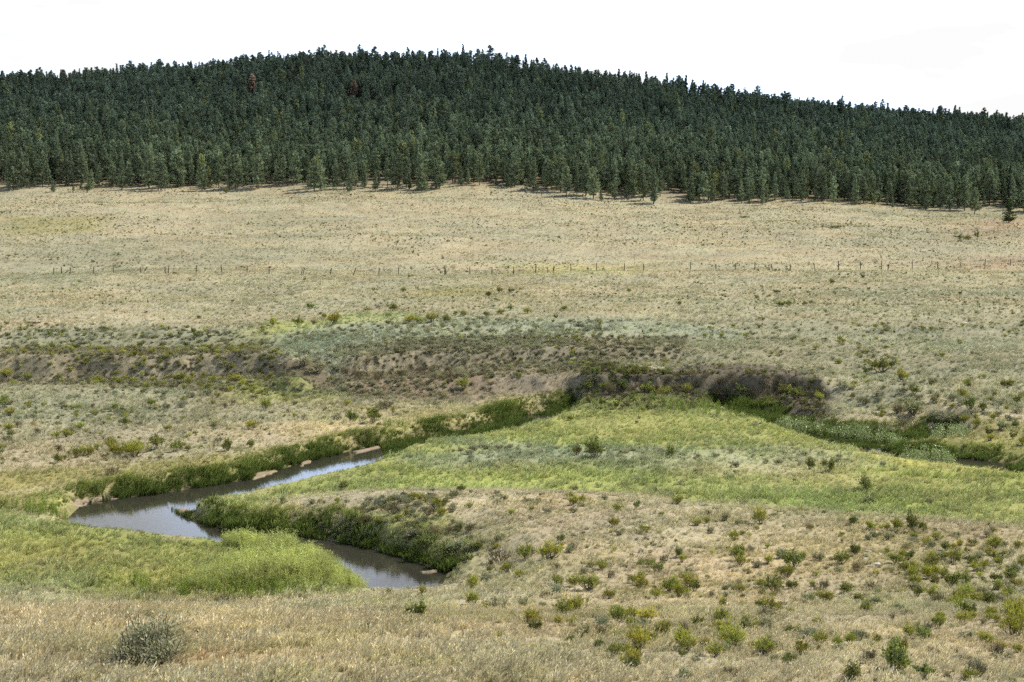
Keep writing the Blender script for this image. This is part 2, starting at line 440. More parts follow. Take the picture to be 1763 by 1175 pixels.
def leaf_material(name, source='INSTANCER', base=(1, 1, 1), trans=0.35, rough=0.75, trans_tint=(1.0, 1.0, 0.85), gloss=0.0):
    """colour = mesh colour x tint of the plant; thin leaf that lets light through"""
    m, n, l = new_mat(name)
    out = n.new("ShaderNodeOutputMaterial")
    vc = n.new("ShaderNodeAttribute"); vc.attribute_name = "vc"
    mul = n.new("ShaderNodeMix"); mul.data_type = 'RGBA'; mul.blend_type = 'MULTIPLY'; mul.inputs['Factor'].default_value = 1
    l.new(vc.outputs['Color'], mul.inputs['A'])
    if source == 'INSTANCER':
        t = n.new("ShaderNodeAttribute"); t.attribute_type = 'INSTANCER'; t.attribute_name = "tint"
        l.new(t.outputs['Color'], mul.inputs['B'])
    elif source == 'OBJECT':
        t = n.new("ShaderNodeObjectInfo"); l.new(t.outputs['Color'], mul.inputs['B'])
    else:
        mul.inputs['B'].default_value = (*base, 1)
    d = n.new("ShaderNodeBsdfDiffuse"); l.new(mul.outputs['Result'], d.inputs['Color'])
    tr = n.new("ShaderNodeBsdfTranslucent")
    m2 = n.new("ShaderNodeMix"); m2.data_type = 'RGBA'; m2.blend_type = 'MULTIPLY'; m2.inputs['Factor'].default_value = 1
    l.new(mul.outputs['Result'], m2.inputs['A']); m2.inputs['B'].default_value = (*trans_tint, 1)
    l.new(m2.outputs['Result'], tr.inputs['Color'])
    mx = n.new("ShaderNodeMixShader"); mx.inputs[0].default_value = trans
    l.new(d.outputs[0], mx.inputs[1]); l.new(tr.outputs[0], mx.inputs[2])
    last = mx
    if gloss > 0:
        g = n.new("ShaderNodeBsdfGlossy"); g.inputs['Roughness'].default_value = .35
        g.inputs['Color'].default_value = (1, 1, 1, 1)
        mg = n.new("ShaderNodeMixShader"); mg.inputs[0].default_value = gloss
        l.new(mx.outputs[0], mg.inputs[1]); l.new(g.outputs[0], mg.inputs[2]); last = mg
    l.new(last.outputs[0], out.inputs['Surface'])
    return m

def plain_material(name, col, rough=.9, nscale=8.0, namp=.35, bump=.3, bump_dist=.02):
    m, n, l = new_mat(name)
    out = n.new("ShaderNodeOutputMaterial"); b = n.new("ShaderNodeBsdfPrincipled")
    tc = n.new("ShaderNodeTexCoord"); no = n.new("ShaderNodeTexNoise")
    no.inputs['Scale'].default_value = nscale; no.inputs['Detail'].default_value = 5
    l.new(tc.outputs['Object'], no.inputs['Vector'])
    mr = n.new("ShaderNodeMapRange"); mr.inputs['To Min'].default_value = 1 - namp; mr.inputs['To Max'].default_value = 1 + namp
    l.new(no.outputs['Fac'], mr.inputs['Value'])
    mu = n.new("ShaderNodeVectorMath"); mu.operation = 'SCALE'
    mu.inputs[0].default_value = col[:3]
    l.new(mr.outputs[0], mu.inputs['Scale']); l.new(mu.outputs[0], b.inputs['Base Color'])
    b.inputs['Roughness'].default_value = rough; b.inputs['Specular IOR Level'].default_value = .15
    bp = n.new("ShaderNodeBump"); bp.inputs['Strength'].default_value = bump; bp.inputs['Distance'].default_value = bump_dist
    l.new(no.outputs['Fac'], bp.inputs['Height']); l.new(bp.outputs[0], b.inputs['Normal'])
    l.new(b.outputs[0], out.inputs['Surface'])
    return m

# ------------------------------------------------------------------ ground sheet
def build_ground():
    # rows in depth: fine near the scarps and the creek, coarse far away
    rows = [14.0]
    while rows[-1] < 1000:
        y = rows[-1]
        if y < 44: d = 1.5
        elif y < 80: d = 0.28
        elif y < 130: d = 0.26
        elif 164 < y < 186: d = 0.15
        elif y < 212: d = 0.32
        elif y < 330: d = 0.8
        elif y < 490: d = 1.6
        elif y < 800: d = 4.5
        else: d = 25
        rows.append(y + d)
    rows = np.array(rows)
    us = np.concatenate([np.linspace(-1.0, -.40, 40, endpoint=False), np.linspace(-.40, .40, 560), np.linspace(.40, 1.0, 41)[1:]])
    U, Y = np.meshgrid(us, rows)
    X = U * (Y + 8 * np.exp(-Y / 30))
    x, y = X.ravel(), Y.ravel()
    z = height(x, y)
    c = ground_colour(x, y)
    nr, nc = U.shape
    i = np.arange(nr * nc).reshape(nr, nc)
    f = np.stack([i[:-1, :-1], i[:-1, 1:], i[1:, 1:], i[1:, :-1]], -1).reshape(-1, 4)
    m, n, l = new_mat("earth_and_turf")
    out = n.new("ShaderNodeOutputMaterial"); b = n.new("ShaderNodeBsdfPrincipled")
    at = n.new("ShaderNodeAttribute"); at.attribute_name = "vc"
    geo = n.new("ShaderNodeNewGeometry")
    n1 = n.new("ShaderNodeTexNoise"); n1.inputs['Scale'].default_value = 2.2; n1.inputs['Detail'].default_value = 8; n1.inputs['Roughness'].default_value = .7
    l.new(geo.outputs['Position'], n1.inputs['Vector'])
    mr = n.new("ShaderNodeMapRange"); mr.inputs['From Min'].default_value = .3; mr.inputs['From Max'].default_value = .7
    mr.inputs['To Min'].default_value = .62; mr.inputs['To Max'].default_value = 1.25
    l.new(n1.outputs['Fac'], mr.inputs['Value'])
    mu = n.new("ShaderNodeVectorMath"); mu.operation = 'SCALE'
    l.new(at.outputs['Color'], mu.inputs[0]); l.new(mr.outputs[0], mu.inputs['Scale'])
    l.new(mu.outputs[0], b.inputs['Base Color'])
    b.inputs['Roughness'].default_value = 1; b.inputs['Specular IOR Level'].default_value = .05
    n2 = n.new("ShaderNodeTexNoise"); n2.inputs['Scale'].default_value = 5; n2.inputs['Detail'].default_value = 6
    l.new(geo.outputs['Position'], n2.inputs['Vector'])
    bp = n.new("ShaderNodeBump"); bp.inputs['Strength'].default_value = .7; bp.inputs['Distance'].default_value = .10
    l.new(n2.outputs['Fac'], bp.inputs['Height']); l.new(bp.outputs[0], b.inputs['Normal'])
    l.new(b.outputs[0], out.inputs['Surface'])
    me = mesh_from_arrays("ground", np.stack([x, y, z], 1), f, c, mat=m, smooth=True)
    o = link(bpy.data.objects.new("ground", me))
    set_props(o, kind="structure", label="dry grass valley floor rising to a wooded hill")
build_ground()

# water sheet lying in the channel
def build_water():
    m, n, l = new_mat("creek_water")
    out = n.new("ShaderNodeOutputMaterial"); b = n.new("ShaderNodeBsdfPrincipled")
    b.inputs['Base Color'].default_value = (.045, .042, .032, 1)
    b.inputs['Roughness'].default_value = .03; b.inputs['IOR'].default_value = 1.33
    b.inputs['Specular IOR Level'].default_value = .5
    geo = n.new("ShaderNodeNewGeometry")
    mp = n.new("ShaderNodeMapping"); mp.inputs['Scale'].default_value = (1.0, 2.2, 1)
    l.new(geo.outputs['Position'], mp.inputs['Vector'])
    no = n.new("ShaderNodeTexNoise"); no.inputs['Scale'].default_value = 2.0; no.inputs['Detail'].default_value = 4
    l.new(mp.outputs[0], no.inputs['Vector'])
    bp = n.new("ShaderNodeBump"); bp.inputs['Strength'].default_value = .25; bp.inputs['Distance'].default_value = .015
    l.new(no.outputs['Fac'], bp.inputs['Height']); l.new(bp.outputs[0], b.inputs['Normal'])
    l.new(b.outputs[0], out.inputs['Surface'])
    verts, faces = [], []
    for x0, x1, y0, y1 in ((-48, 90, 84, 178),):
        k = len(verts)
        verts += [(x0, y0, ZW), (x1, y0, ZW), (x1, y1, ZW), (x0, y1, ZW)]
        faces.append((k, k + 1, k + 2, k + 3))
    o = link(bpy.data.objects.new("water", mesh_from_arrays("water", verts, faces, mat=m)))
    set_props(o, kind="structure", label="shallow creek winding through the green meadow")
build_water()

# ------------------------------------------------------------------ plant meshes
def tube(path, radii, sides=5):
    path = np.asarray(path, float)
    V, Fc = [], []
    for i, p in enumerate(path):
        t = path[min(i + 1, len(path) - 1)] - path[max(i - 1, 0)]
        t = t / (np.linalg.norm(t) + 1e-9)
        a = np.cross(t, (0.31, 0.95, 0.05)); a /= np.linalg.norm(a) + 1e-9
        b = np.cross(t, a)
        for k in range(sides):
            q = 2 * math.pi * k / sides
            V.append(p + radii[i] * (math.cos(q) * a + math.sin(q) * b))
    for i in range(len(path) - 1):
        for k in range(sides):
            Fc.append((i * sides + k, i * sides + (k + 1) % sides, (i + 1) * sides + (k + 1) % sides, (i + 1) * sides + k))
    return np.array(V), np.array(Fc)

class Soup:
    def __init__(self): self.v, self.f, self.c, self.n = [], [], [], 0
    def add(self, v, f, c):
        v = np.asarray(v, float); f = np.asarray(f, int)
        self.v.append(v); self.f.append(f + self.n); self.n += len(v)
        self.c.append(np.broadcast_to(np.asarray(c, float), (len(v), 3)))
    def mesh(self, name, mat=None, smooth=False):
        return mesh_from_arrays(name, np.concatenate(self.v), np.concatenate(self.f), np.concatenate(self.c), mat=mat, smooth=smooth)

def leaves(r, pos, dirs, length, width, cols, soup, bend=0.0):
    """many four-cornered leaves at once: pos, dirs (N,3)"""
    N = len(pos)
    d = dirs / (np.linalg.norm(dirs, axis=1, keepdims=True) + 1e-9)
    rnd = r.normal(size=(N, 3))
    s = np.cross(d, rnd); s /= np.linalg.norm(s, axis=1, keepdims=True) + 1e-9
    L = np.broadcast_to(length, N)[:, None]; Wd = np.broadcast_to(width, N)[:, None]
    mid = pos + d * L * .5
    tip = pos + d * L + np.array([0, 0, -1]) * L * bend
    V = np.stack([pos, mid + s * Wd * .5, tip, mid - s * Wd * .5], 1).reshape(-1, 3)
    Fq = np.arange(N * 4).reshape(N, 4)
    soup.add(V, Fq, np.repeat(np.asarray(cols, float), 4, 0))

def grass_clump(seed, blades=16, h=(.22, .46), rad=.17, w=.016, wind=.35, seedheads=0.3, spread=.5):
    r = np.random.default_rng(seed); so = Soup()
    for k in range(blades):
        a = r.uniform(0, 6.283); rr = rad * math.sqrt(r.uniform())
        p0 = np.array([rr * math.cos(a), rr * math.sin(a), -.03])
        H = r.uniform(*h)
        lean = np.array([math.cos(a), math.sin(a), 0]) * r.uniform(.05, spread) + np.array([wind * r.uniform(.4, 1.3), .1 * r.normal(), 0])
        p1 = p0 + np.array([0, 0, H * .55]) + lean * H * .3
        p2 = p0 + np.array([0, 0, H * .92]) + lean * H * .85
        sd = np.cross(p2 - p0, r.normal(size=3)); sd /= np.linalg.norm(sd) + 1e-9
        ww = w * r.uniform(.7, 1.4)
        V = [p0 - sd * ww, p0 + sd * ww, p1 + sd * ww * .8, p1 - sd * ww * .8, p2 + sd * ww * .22, p2 - sd * ww * .22]
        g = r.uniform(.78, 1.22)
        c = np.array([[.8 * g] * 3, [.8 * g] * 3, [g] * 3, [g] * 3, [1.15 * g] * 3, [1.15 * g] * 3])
        so.add(V, [(0, 1, 2, 3), (3, 2, 4, 5)], c)
        if r.uniform() < seedheads:
            t = p2 - p1; t /= np.linalg.norm(t)
            V = [p2, p2 + sd * ww * 1.3 + t * .04, p2 + t * .10, p2 - sd * ww * 1.3 + t * .04]
            so.add(V, [(0, 1, 2, 3)], np.array([1.35, 1.25, 1.1]) * g)
    return so

def shrub_meshes(seed, kind):
    """unit shrub: about 1 wide, kind-dependent height; returns (stems soup, foliage soup)"""
    r = np.random.default_rng(seed)
    st, fo = Soup(), Soup()
    hh = {'sage': .62, 'bigsage': .62, 'rabbit': .80, 'dark': .86, 'brown': .60}[kind]
    nst = {'sage': 13, 'bigsage': 46, 'rabbit': 16, 'dark': 11, 'brown': 14}[kind]
    tips = []
    # a lopsided dome built from a few overlapping lobes
    lobes = []
    for k in range(r.integers(4, 7)):
        a = r.uniform(0, 6.283); q = r.uniform(.08, .30)
        lobes.append((q * math.cos(a), q * math.sin(a), r.uniform(.75, 1.05), r.uniform(.17, .27)))
    for k in range(nst):
        lx, ly, lh, lr = lobes[r.integers(len(lobes))]
        a = r.uniform(0, 6.283); q = lr * math.sqrt(r.uniform())
        tip = np.array([lx + q * math.cos(a), ly + q * math.sin(a), hh * lh * r.uniform(.62, 1.0) * (1 - .9 * (q / .27) ** 2 * .35)])
        p0 = np.array([r.normal() * .05, r.normal() * .05, -.05])
        p1 = p0 + (tip - p0) * .5 + np.array([tip[0] * .25, tip[1] * .25, -.05]) + r.normal(size=3) * .02
        V, Fq = tube([p0, p1, tip], [.016, .010, .004], 4)
        g = r.uniform(.7, 1.2)
        st.add(V, Fq, np.array([g, g, g]))
        tips.append((p1, tip))
        for b in range(3):
            s = r.uniform(.45, .9)
            q0 = p1 + (tip - p1) * (s - .45)
            q1 = q0 + np.array([r.normal() * .10, r.normal() * .10, r.uniform(.06, .18) * hh])
            V, Fq = tube([q0, q1], [.007, .003], 3); st.add(V, Fq, np.array([g, g, g]))
            tips.append((q0, q1))
    per = {'sage': 20, 'bigsage': 26, 'rabbit': 17, 'dark': 26, 'brown': 10}[kind]
    ll = {'sage': .085, 'bigsage': .048, 'rabbit': .115, 'dark': .085, 'brown': .10}[kind]
    lw = {'sage': .030, 'bigsage': .015, 'rabbit': .022, 'dark': .046, 'brown': .014}[kind]
    for p1, tip in tips:
        n = max(3, int(per * r.uniform(.6, 1.3)))
        s = r.uniform(.25, 1.08, n)[:, None]
        pos = p1 + (tip - p1) * s + r.normal(size=(n, 3)) * np.array([.040, .040, .03])
        ax = (tip - p1) / (np.linalg.norm(tip - p1) + 1e-9)
        d = ax * r.uniform(.3, 1.1, n)[:, None] + r.normal(size=(n, 3)) * (.5 if kind != 'rabbit' else .34) + np.array([0, 0, .25])
        g = r.uniform(.75, 1.25) * r.uniform(.8, 1.2, n)[:, None]
        col = np.ones((n, 3)) * g
        if kind == 'rabbit':      # yellow flower heads at the ends of the shoots
            fl = (s[:, 0] > .78) & (r.uniform(size=n) < .65)
            col[fl] *= np.array([1.55, 1.42, .75])
        if kind == 'dark':
            br = r.uniform(size=n) < .18
            col[br] *= np.array([1.6, 1.45, .9])
        leaves(r, pos, d, ll * r.uniform(.6, 1.3, n), lw * r.uniform(.7, 1.3, n), col, fo, .05)
    return st, fo

def pine_meshes(seed, style):
    """unit-height pine: trunk and crown"""
    r = np.random.default_rng(seed)
    tr, cr = Soup(), Soup()
    bend = r.normal(size=2) * .012
    zs = np.linspace(-.03, .97, 8)
    path = [(bend[0] * math.sin(z * 5), bend[1] * math.sin(z * 4), z) for z in zs]
    V, Fq = tube(path, np.interp(zs, [-.03, .1, .97], [.021, .016, .002]), 6)
    tr.add(V, Fq, np.array([1, 1, 1]))
    wmax, base, top_round, lev = {'cone': (.215, .09, .85, 24), 'round': (.235, .14, 2.2, 22), 'slim': (.170, .10, 1.0, 25),
                                  'broad': (.265, .10, 1.7, 22), 'tall': (.200, .22, 1.7, 20), 'sparse': (.21, .20, 1.5, 17)}[style]
    for k in range(lev):
        f = (k + r.uniform(-.3, .3)) / (lev - 1)
        f = min(max(f, 0), 1)
        z = base + (1 - base) * f
        prof = (1 - f) ** (.85 / max(top_round, .4) ** .9) * (0.62 + .38 * min(1, f / .22))
        L0 = wmax * prof
        nb = r.integers(4, 7)
        for b in range(nb):
            a = r.uniform(0, 6.283)
            L = max(.018, L0 * r.uniform(.55, 1.2))
            if r.uniform() < (.12 if style != 'sparse' else .3): continue
            rise = L * r.uniform(-.05, .45) * (.4 + f)
            cx, cy = bend[0] * math.sin(z * 5), bend[1] * math.sin(z * 4)
            tip = np.array([cx + L * math.cos(a), cy + L * math.sin(a), z + rise])
            root = np.array([cx, cy, z])
            if L > .07:
                V, Fq = tube([root, tip], [.0055, .0025], 3); tr.add(V, Fq, np.array([.8, .8, .8]))
            nt = 2 + int(L / .024)
            g0 = r.uniform(.5, 1.45)
            for t in np.linspace(.32, 1.0, nt):
                p = root + (tip - root) * t + r.normal(size=3) * .008
                n = 6
                d = r.normal(size=(n, 3)) * .75 + np.array([math.cos(a) * .5, math.sin(a) * .5, .55])
                g = g0 * r.uniform(.75, 1.25, (n, 1))
                leaves(r, np.repeat(p[None], n, 0) + r.normal(size=(n, 3)) * .006, d, r.uniform(.026, .050, n), r.uniform(.014, .026, n), np.ones((n, 3)) * g, cr)
    return tr, cr

# ------------------------------------------------------------------ stuff scattered over real ground
def scatter_object(name, pts, rot, scl, idx, tint, sources, kind="stuff", label=None, tilt=None):
    """one object whose points each carry one of the source meshes"""
    coll = bpy.data.collections.new(name + "_pieces")
    for k, me in enumerate(sources):
        ob = bpy.data.objects.new("%s_piece_%02d" % (name, k), me)
        coll.objects.link(ob)
    me = bpy.data.meshes.new(name)
    n = len(pts)
    me.vertices.add(n); me.vertices.foreach_set("co", np.asarray(pts, np.float32).ravel())
    a = me.attributes.new("rot", 'FLOAT_VECTOR', 'POINT'); a.data.foreach_set("vector", np.asarray(rot, np.float32).ravel())
    a = me.attributes.new("scl", 'FLOAT_VECTOR', 'POINT'); a.data.foreach_set("vector", np.asarray(scl, np.float32).ravel())
    a = me.attributes.new("idx", 'INT', 'POINT'); a.data.foreach_set("value", np.asarray(idx, np.int32).ravel())
    tc = np.ones((n, 4), np.float32); tc[:, :3] = tint
    a = me.attributes.new("tint", 'FLOAT_COLOR', 'POINT'); a.data.foreach_set("color", tc.ravel())
    me.update()
    ob = link(bpy.data.objects.new(name, me))
    ng = bpy.data.node_groups.new(name + "_scatter", 'GeometryNodeTree')
    ng.interface.new_socket("Geometry", in_out='INPUT', socket_type='NodeSocketGeometry')
    ng.interface.new_socket("Geometry", in_out='OUTPUT', socket_type='NodeSocketGeometry')
    N, Lk = ng.nodes, ng.links
    gi, go = N.new("NodeGroupInput"), N.new("NodeGroupOutput")
    ci = N.new("GeometryNodeCollectionInfo"); ci.inputs['Collection'].default_value = coll
    ci.inputs['Separate Children'].default_value = True; ci.inputs['Reset Children'].default_value = True
    iop = N.new("GeometryNodeInstanceOnPoints"); iop.inputs['Pick Instance'].default_value = True
    def attr(nm, typ):
        q = N.new("GeometryNodeInputNamedAttribute"); q.data_type = typ; q.inputs['Name'].default_value = nm
        return q.outputs[0]
    Lk.new(gi.outputs[0], iop.inputs['Points']); Lk.new(ci.outputs[0], iop.inputs['Instance'])
    Lk.new(attr("idx", 'INT'), iop.inputs['Instance Index'])
    e2r = N.new("FunctionNodeEulerToRotation"); Lk.new(attr("rot", 'FLOAT_VECTOR'), e2r.inputs[0])
    Lk.new(e2r.outputs[0], iop.inputs['Rotation'])
    Lk.new(attr("scl", 'FLOAT_VECTOR'), iop.inputs['Scale'])
    Lk.new(iop.outputs[0], go.inputs[0])
    md = ob.modifiers.new("scatter", 'NODES'); md.node_group = ng
    set_props(ob, kind=kind, label=label)
    return ob

def sample_band(y0, y1, dens, umax=.36):
    """random points over the ground between two depths"""
    area = (y1 * y1 - y0 * y0) * umax
    n = int(area * dens)
    y = np.sqrt(rng.uniform(y0 * y0, y1 * y1, n)); x = rng.uniform(-umax, umax, n) * y
    return x, y

MAT_GRASS = leaf_material("grass_blade", trans=.38)
MAT_PLANT = leaf_material("shrub_leaf", trans=.25, trans_tint=(1.0, 1.05, .75))

# ------------------------------------------------------------------ grass
BANDS = [(42, 78, 20), (78, 118, 13), (118, 192, 7), (192, 300, 2.6), (300, 492, 1.1)]
def build_grass():
    xs, ys = [], []
    for a, b, d in BANDS:
        x, y = sample_band(a, b, d); xs.append(x); ys.append(y)
    x, y = np.concatenate(xs), np.concatenate(ys)
    sd = np.full(x.shape, 25.0); m = y < 215; sd[m] = river_sd(x[m], y[m])
    for B in BARS:
        sd[m] = np.minimum(sd[m], poly_sd(B, x[m], y[m], 25) + .2)
    keep = sd > .35
    # bare soil stays thinly covered
    c = ground_colour(x, y)
    lum = c.mean(1)
    bare = (lum < .17)
    tuss = fbm(x / 1.9, y / 1.9, 3, 81)
    keep &= ~(bare & (rng.uniform(size=len(x)) < .65))
    keep &= rng.uniform(size=len(x)) < np.clip(.72 + .9 * tuss, .25, 1)
    x, y, c, sd = x[keep], y[keep], c[keep], sd[keep]
    z = height(x, y)
    g = greenness(c)
    n = len(x)
    green = g > .55
    tall = 1 + .5 * fbm(x / 4, y / 4, 3, 82)
    s = rng.uniform(.65, 1.25, n) * tall * np.where(green, 1.05, .9)
    s *= np.where(y > 192, 1.05, 1)
    sdt = poly_sd(TERRACE, x, y, 30)
    pxx, pyy = project(x, y, z)
    slope = (sdt < -1) & ~((pyy > 1040) & (pxx < 640 + (pyy - 1040) * 3.6))
    s *= np.where(slope, .62, np.where(y < 95, .95, .8))
    lip = (sd < 3.0) & (y < 132)
    s *= np.where(lip & (river_sd(x, y + .5) < sd), .55, 1)
    s = np.clip(s, .25, 1.7)
    rot = np.stack([rng.normal(0, .08, n), rng.normal(0, .08, n), rng.normal(0, .55, n)], 1)
    scl = np.stack([s * 1.15, s * 1.15, s], 1)
    v = np.exp(rng.normal(0, .16, n))[:, None]
    tint = c * v * 1.30 * np.where(green[:, None], np.array([.90, .94, .94]), np.array([1.01, 1.09, 1.0]))
    tint[:, 2] *= 1 + .42 * np.clip((.8 - c[:, 2] / c[:, 0]) / .6, 0, 1)
    straw = (rng.uniform(size=n) < np.where(green, .10, .12))
    tint[straw] = tint[straw] * .5 + lin((208, 196, 158)) * .5
    idx = rng.integers(0, 7, n)
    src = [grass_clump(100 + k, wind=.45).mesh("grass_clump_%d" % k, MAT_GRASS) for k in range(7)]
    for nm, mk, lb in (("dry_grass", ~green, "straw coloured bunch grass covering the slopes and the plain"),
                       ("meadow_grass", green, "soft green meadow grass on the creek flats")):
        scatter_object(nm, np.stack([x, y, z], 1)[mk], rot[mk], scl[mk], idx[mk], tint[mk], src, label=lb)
build_grass()

def build_bank_plants():
    # dark sedge crowding both banks
    x, y = sample_band(86, 178, 34, .33)
    sd = river_sd(x, y)
    bar = np.full(x.shape, 9.0)
    for B in BARS: bar = np.minimum(bar, poly_sd(B, x, y, 9))
    wid = 1.9 + 1.3 * fbm(x / 7, y / 7, 2, 91) + .9 * fbm(x / 1.6, y / 1.6, 2, 94)
    choke = np.minimum(poly_sd(CHOKED[0], x, y, 9), poly_sd(CHOKED[1], x, y, 9)) < 0
    open_w = fbm(x / 9, y / 5, 2, 98) > .30
    far_bank = (river_sd(x, y + .4) - sd) / .4          # +1 straight behind the water, -1 in front of it
    wid = wid * np.clip(.55 + .75 * far_bank, .12, 1.2) * np.where(choke, 1.0, 1)
    m = (sd > -.22) & (sd < wid + 1.2 * (bar < 1.5)) & (bar > .02) & ((far_bank > .15) | ((sd > .6) & (rng.uniform(size=len(x)) < .5)))
    m &= rng.uniform(size=len(x)) < np.clip(1.15 - sd / 3.2, .12, 1) * np.clip(1.05 + 1.5 * fbm(x / 1.4, y / 1.4, 2, 191), .1, 1)
    m |= choke & ~open_w & (sd < .12) & (rng.uniform(size=len(x)) < .5)
    SAGEBANK = world_poly([(625, 900), (830, 900), (860, 995), (790, 992), (700, 962), (625, 938)], -.2)
    m &= ~((poly_sd(SAGEBANK, x, y, 5) < 0) & (sd > .5) & (rng.uniform(size=len(x)) < .8))
    x, y, sd, far_bank, choke = x[m], y[m], sd[m], far_bank[m], choke[m]
    z = np.maximum(height(x, y), ZW); ok = z < .45
    x, y, sd, far_bank, z, choke = x[ok], y[ok], sd[ok], far_bank[ok], z[ok], choke[ok]; n = len(x)
    s = (.55 + .45 * np.clip(far_bank + .3, 0, 1)) * rng.uniform(.55, 1.3, n) * (1.0 + .75 * fbm(x / 2.2, y / 2.2, 3, 92)) * np.clip(1.2 - sd * .24, .4, 1.2)
    s = np.clip(s * np.exp(.4 * fbm(x / 1.1, y / 1.1, 2, 192)) * np.where(choke, .62, .88), .25, 1.9)
    rot = np.stack([rng.normal(0, .1, n), rng.normal(0, .1, n), rng.normal(0, .6, n)], 1)
    dk = lin((106, 122, 64)); lt = lin((164, 170, 100))
    k = np.clip((sd - .6) / 1.5 + rng.normal(0, .25, n) + .8 * fbm(x / 2.5, y / 2.5, 3, 93), 0, 1)[:, None]
    tint = (dk * (1 - k) + lt * k) * np.exp(rng.normal(0, .18, n))[:, None]
    src = [grass_clump(300 + q, 22, (.26, .60), .18, .018, .30, .15, .55).mesh("sedge_clump_%d" % q, MAT_GRASS) for q in range(5)]
    scatter_object("bank_sedge", np.stack([x, y, z], 1), rot, np.stack([s, s, s], 1), rng.integers(0, 5, n), tint, src,
                   label="tall dark green sedge lining the creek banks")

    # feathery pale weeds on the near point
    def weed(seed, white=False):
        r = np.random.default_rng(seed); so = Soup()
        for b in range(7):
            a = r.uniform(0, 6.28); p0 = np.array([.10 * math.cos(a), .10 * math.sin(a), -.03])
            H = r.uniform(.75, 1.2)
            top = p0 + np.array([.16 * math.cos(a) + .10, .16 * math.sin(a), H])
            V, Fq = tube([p0, p0 * .5 + top * .5 + r.normal(size=3) * .02, top], [.010, .007, .003], 3); so.add(V, Fq, np.array([.8, .85, .6]))
            nl = 34
            s = r.uniform(.12, 1.0, nl)[:, None]
            pos = p0 + (top - p0) * s + r.normal(size=(nl, 3)) * np.array([.055, .055, .02])
            col = np.ones((nl, 3)) * r.uniform(.8, 1.25, (nl, 1))
            if white:
                fl = (s[:, 0] > .80); col[fl] = np.array([1.9, 1.65, 1.9]) * r.uniform(.7, 1.0)
            leaves(r, pos, r.normal(size=(nl, 3)) * .6 + np.array([0, 0, .6]), r.uniform(.05, .11, nl), r.uniform(.018, .034, nl), col, so)
        return so
    src = [weed(400 + k).mesh("weed_%d" % k, MAT_GRASS) for k in range(4)]
    P = world_poly([(384, 925), (420, 912), (470, 914), (560, 935), (600, 966), (640, 1000), (620, 1012), (520, 1022), (440, 1024), (330, 1026), (300, 1010), (380, 985), (415, 960)], 0.0)
    x, y = sample_band(84, 112, 16, .2)
    sdp = poly_sd(P, x, y, 10) + 1.2 * fbm(x / 2.5, y / 2.5, 2, 95)
    m = (sdp < 0) & (river_sd(x, y) > .1)
    x, y, sdp = x[m], y[m], sdp[m]; n = len(x); z = height(x, y)
    s = rng.uniform(.65, 1.25, n) * np.clip(.55 - sdp * .28, .4, 1.0) * (1 + .35 * fbm(x / 2.2, y / 2.2, 2, 99))
    tint = 1.12 * (1 + .25 * fbm(x / 2, y / 2, 2, 97))[:, None] * lin((192, 197, 128)) * np.exp(rng.normal(0, .15, n))[:, None]
    rot = np.stack([rng.normal(0, .08, n), rng.normal(0, .08, n), rng.uniform(0, 6.28, n)], 1)
    scatter_object("feathery_weeds", np.stack([x, y, z], 1), rot, np.stack([s, s, s], 1), rng.integers(0, 4, n), tint, src,
                   label="tall pale green feathery weeds crowding the near creek point")

    # white flowering weeds in drifts along the banks
    src = [weed(420 + k, True).mesh("flower_weed_%d" % k, MAT_GRASS) for k in range(3)]
    drifts = [([(300, 835), (370, 808), (420, 806), (440, 822), (380, 838), (330, 846)], 4),
              ([(200, 1008), (330, 1000), (470, 1000), (520, 1020), (400, 1036), (260, 1030)], 3),
              ([(0, 870), (100, 862), (120, 885), (60, 893), (0, 893)], 1.6), ([(430, 900), (480, 895), (520, 905), (440, 912)], 3),
              ([(1080, 692), (1230, 700), (1290, 722), (1180, 715)], 1.0), ([(640, 735), (820, 722), (860, 732), (700, 752)], 1.6),
              
              ([(560, 1000), (628, 990), (632, 1004), (570, 1010)], 3)]
    X, Y = [], []
    for pl, dn in drifts:
        P = world_poly(pl, 0)
        lo, hi = P.min(0), P.max(0)
        k = int((hi - lo).prod() * dn)
        x, y = rng.uniform(lo[0], hi[0], k), rng.uniform(lo[1], hi[1], k)
        m = (poly_sd(P, x, y, 5) < .5 * fbm(x / 2, y / 2, 2, 96)) & (river_sd(x, y) > .4)
        X.append(x[m]); Y.append(y[m])
    x, y = np.concatenate(X), np.concatenate(Y); n = len(x); z = height(x, y)
    s = rng.uniform(.55, .95, n)
    tint = lin((128, 150, 70)) * np.exp(rng.normal(0, .15, n))[:, None]
    rot = np.stack([rng.normal(0, .1, n), rng.normal(0, .1, n), rng.uniform(0, 6.28, n)], 1)
    scatter_object("flowering_weeds", np.stack([x, y, z], 1), rot, np.stack([s, s, s], 1), rng.integers(0, 3, n), tint, src,
                   label="drifts of leafy weeds with small white flower heads along the creek")
build_bank_plants()

# ------------------------------------------------------------------ words for the labels
_ONES = "zero one two three four five six seven eight nine ten eleven twelve thirteen fourteen fifteen sixteen seventeen eighteen nineteen".split()
_TENS = "zero ten twenty thirty forty fifty sixty seventy eighty ninety".split()
def num_word(n):
    n = int(max(0, min(99, n)))
    if n < 20: return _ONES[n]
    return _TENS[n // 10] + ("-" + _ONES[n % 10] if n % 10 else "")

USED = set()
def place_label(look, px, py):
    a = int(round(100 * px / W_PX)); b = int(round(100 * (1 - py / H_PX)))
    for da, db in ((0, 0), (0, 1), (0, -1), (-1, 0), (1, 0), (1, 1), (-1, -1), (1, -1), (-1, 1), (-2, 0), (0, 2), (-2, 1), (-2, -1)):
        t = "%s, %s percent across, %s percent up" % (look, num_word(a + da), num_word(b + db))
        if t not in USED:
            USED.add(t); return t
    return t

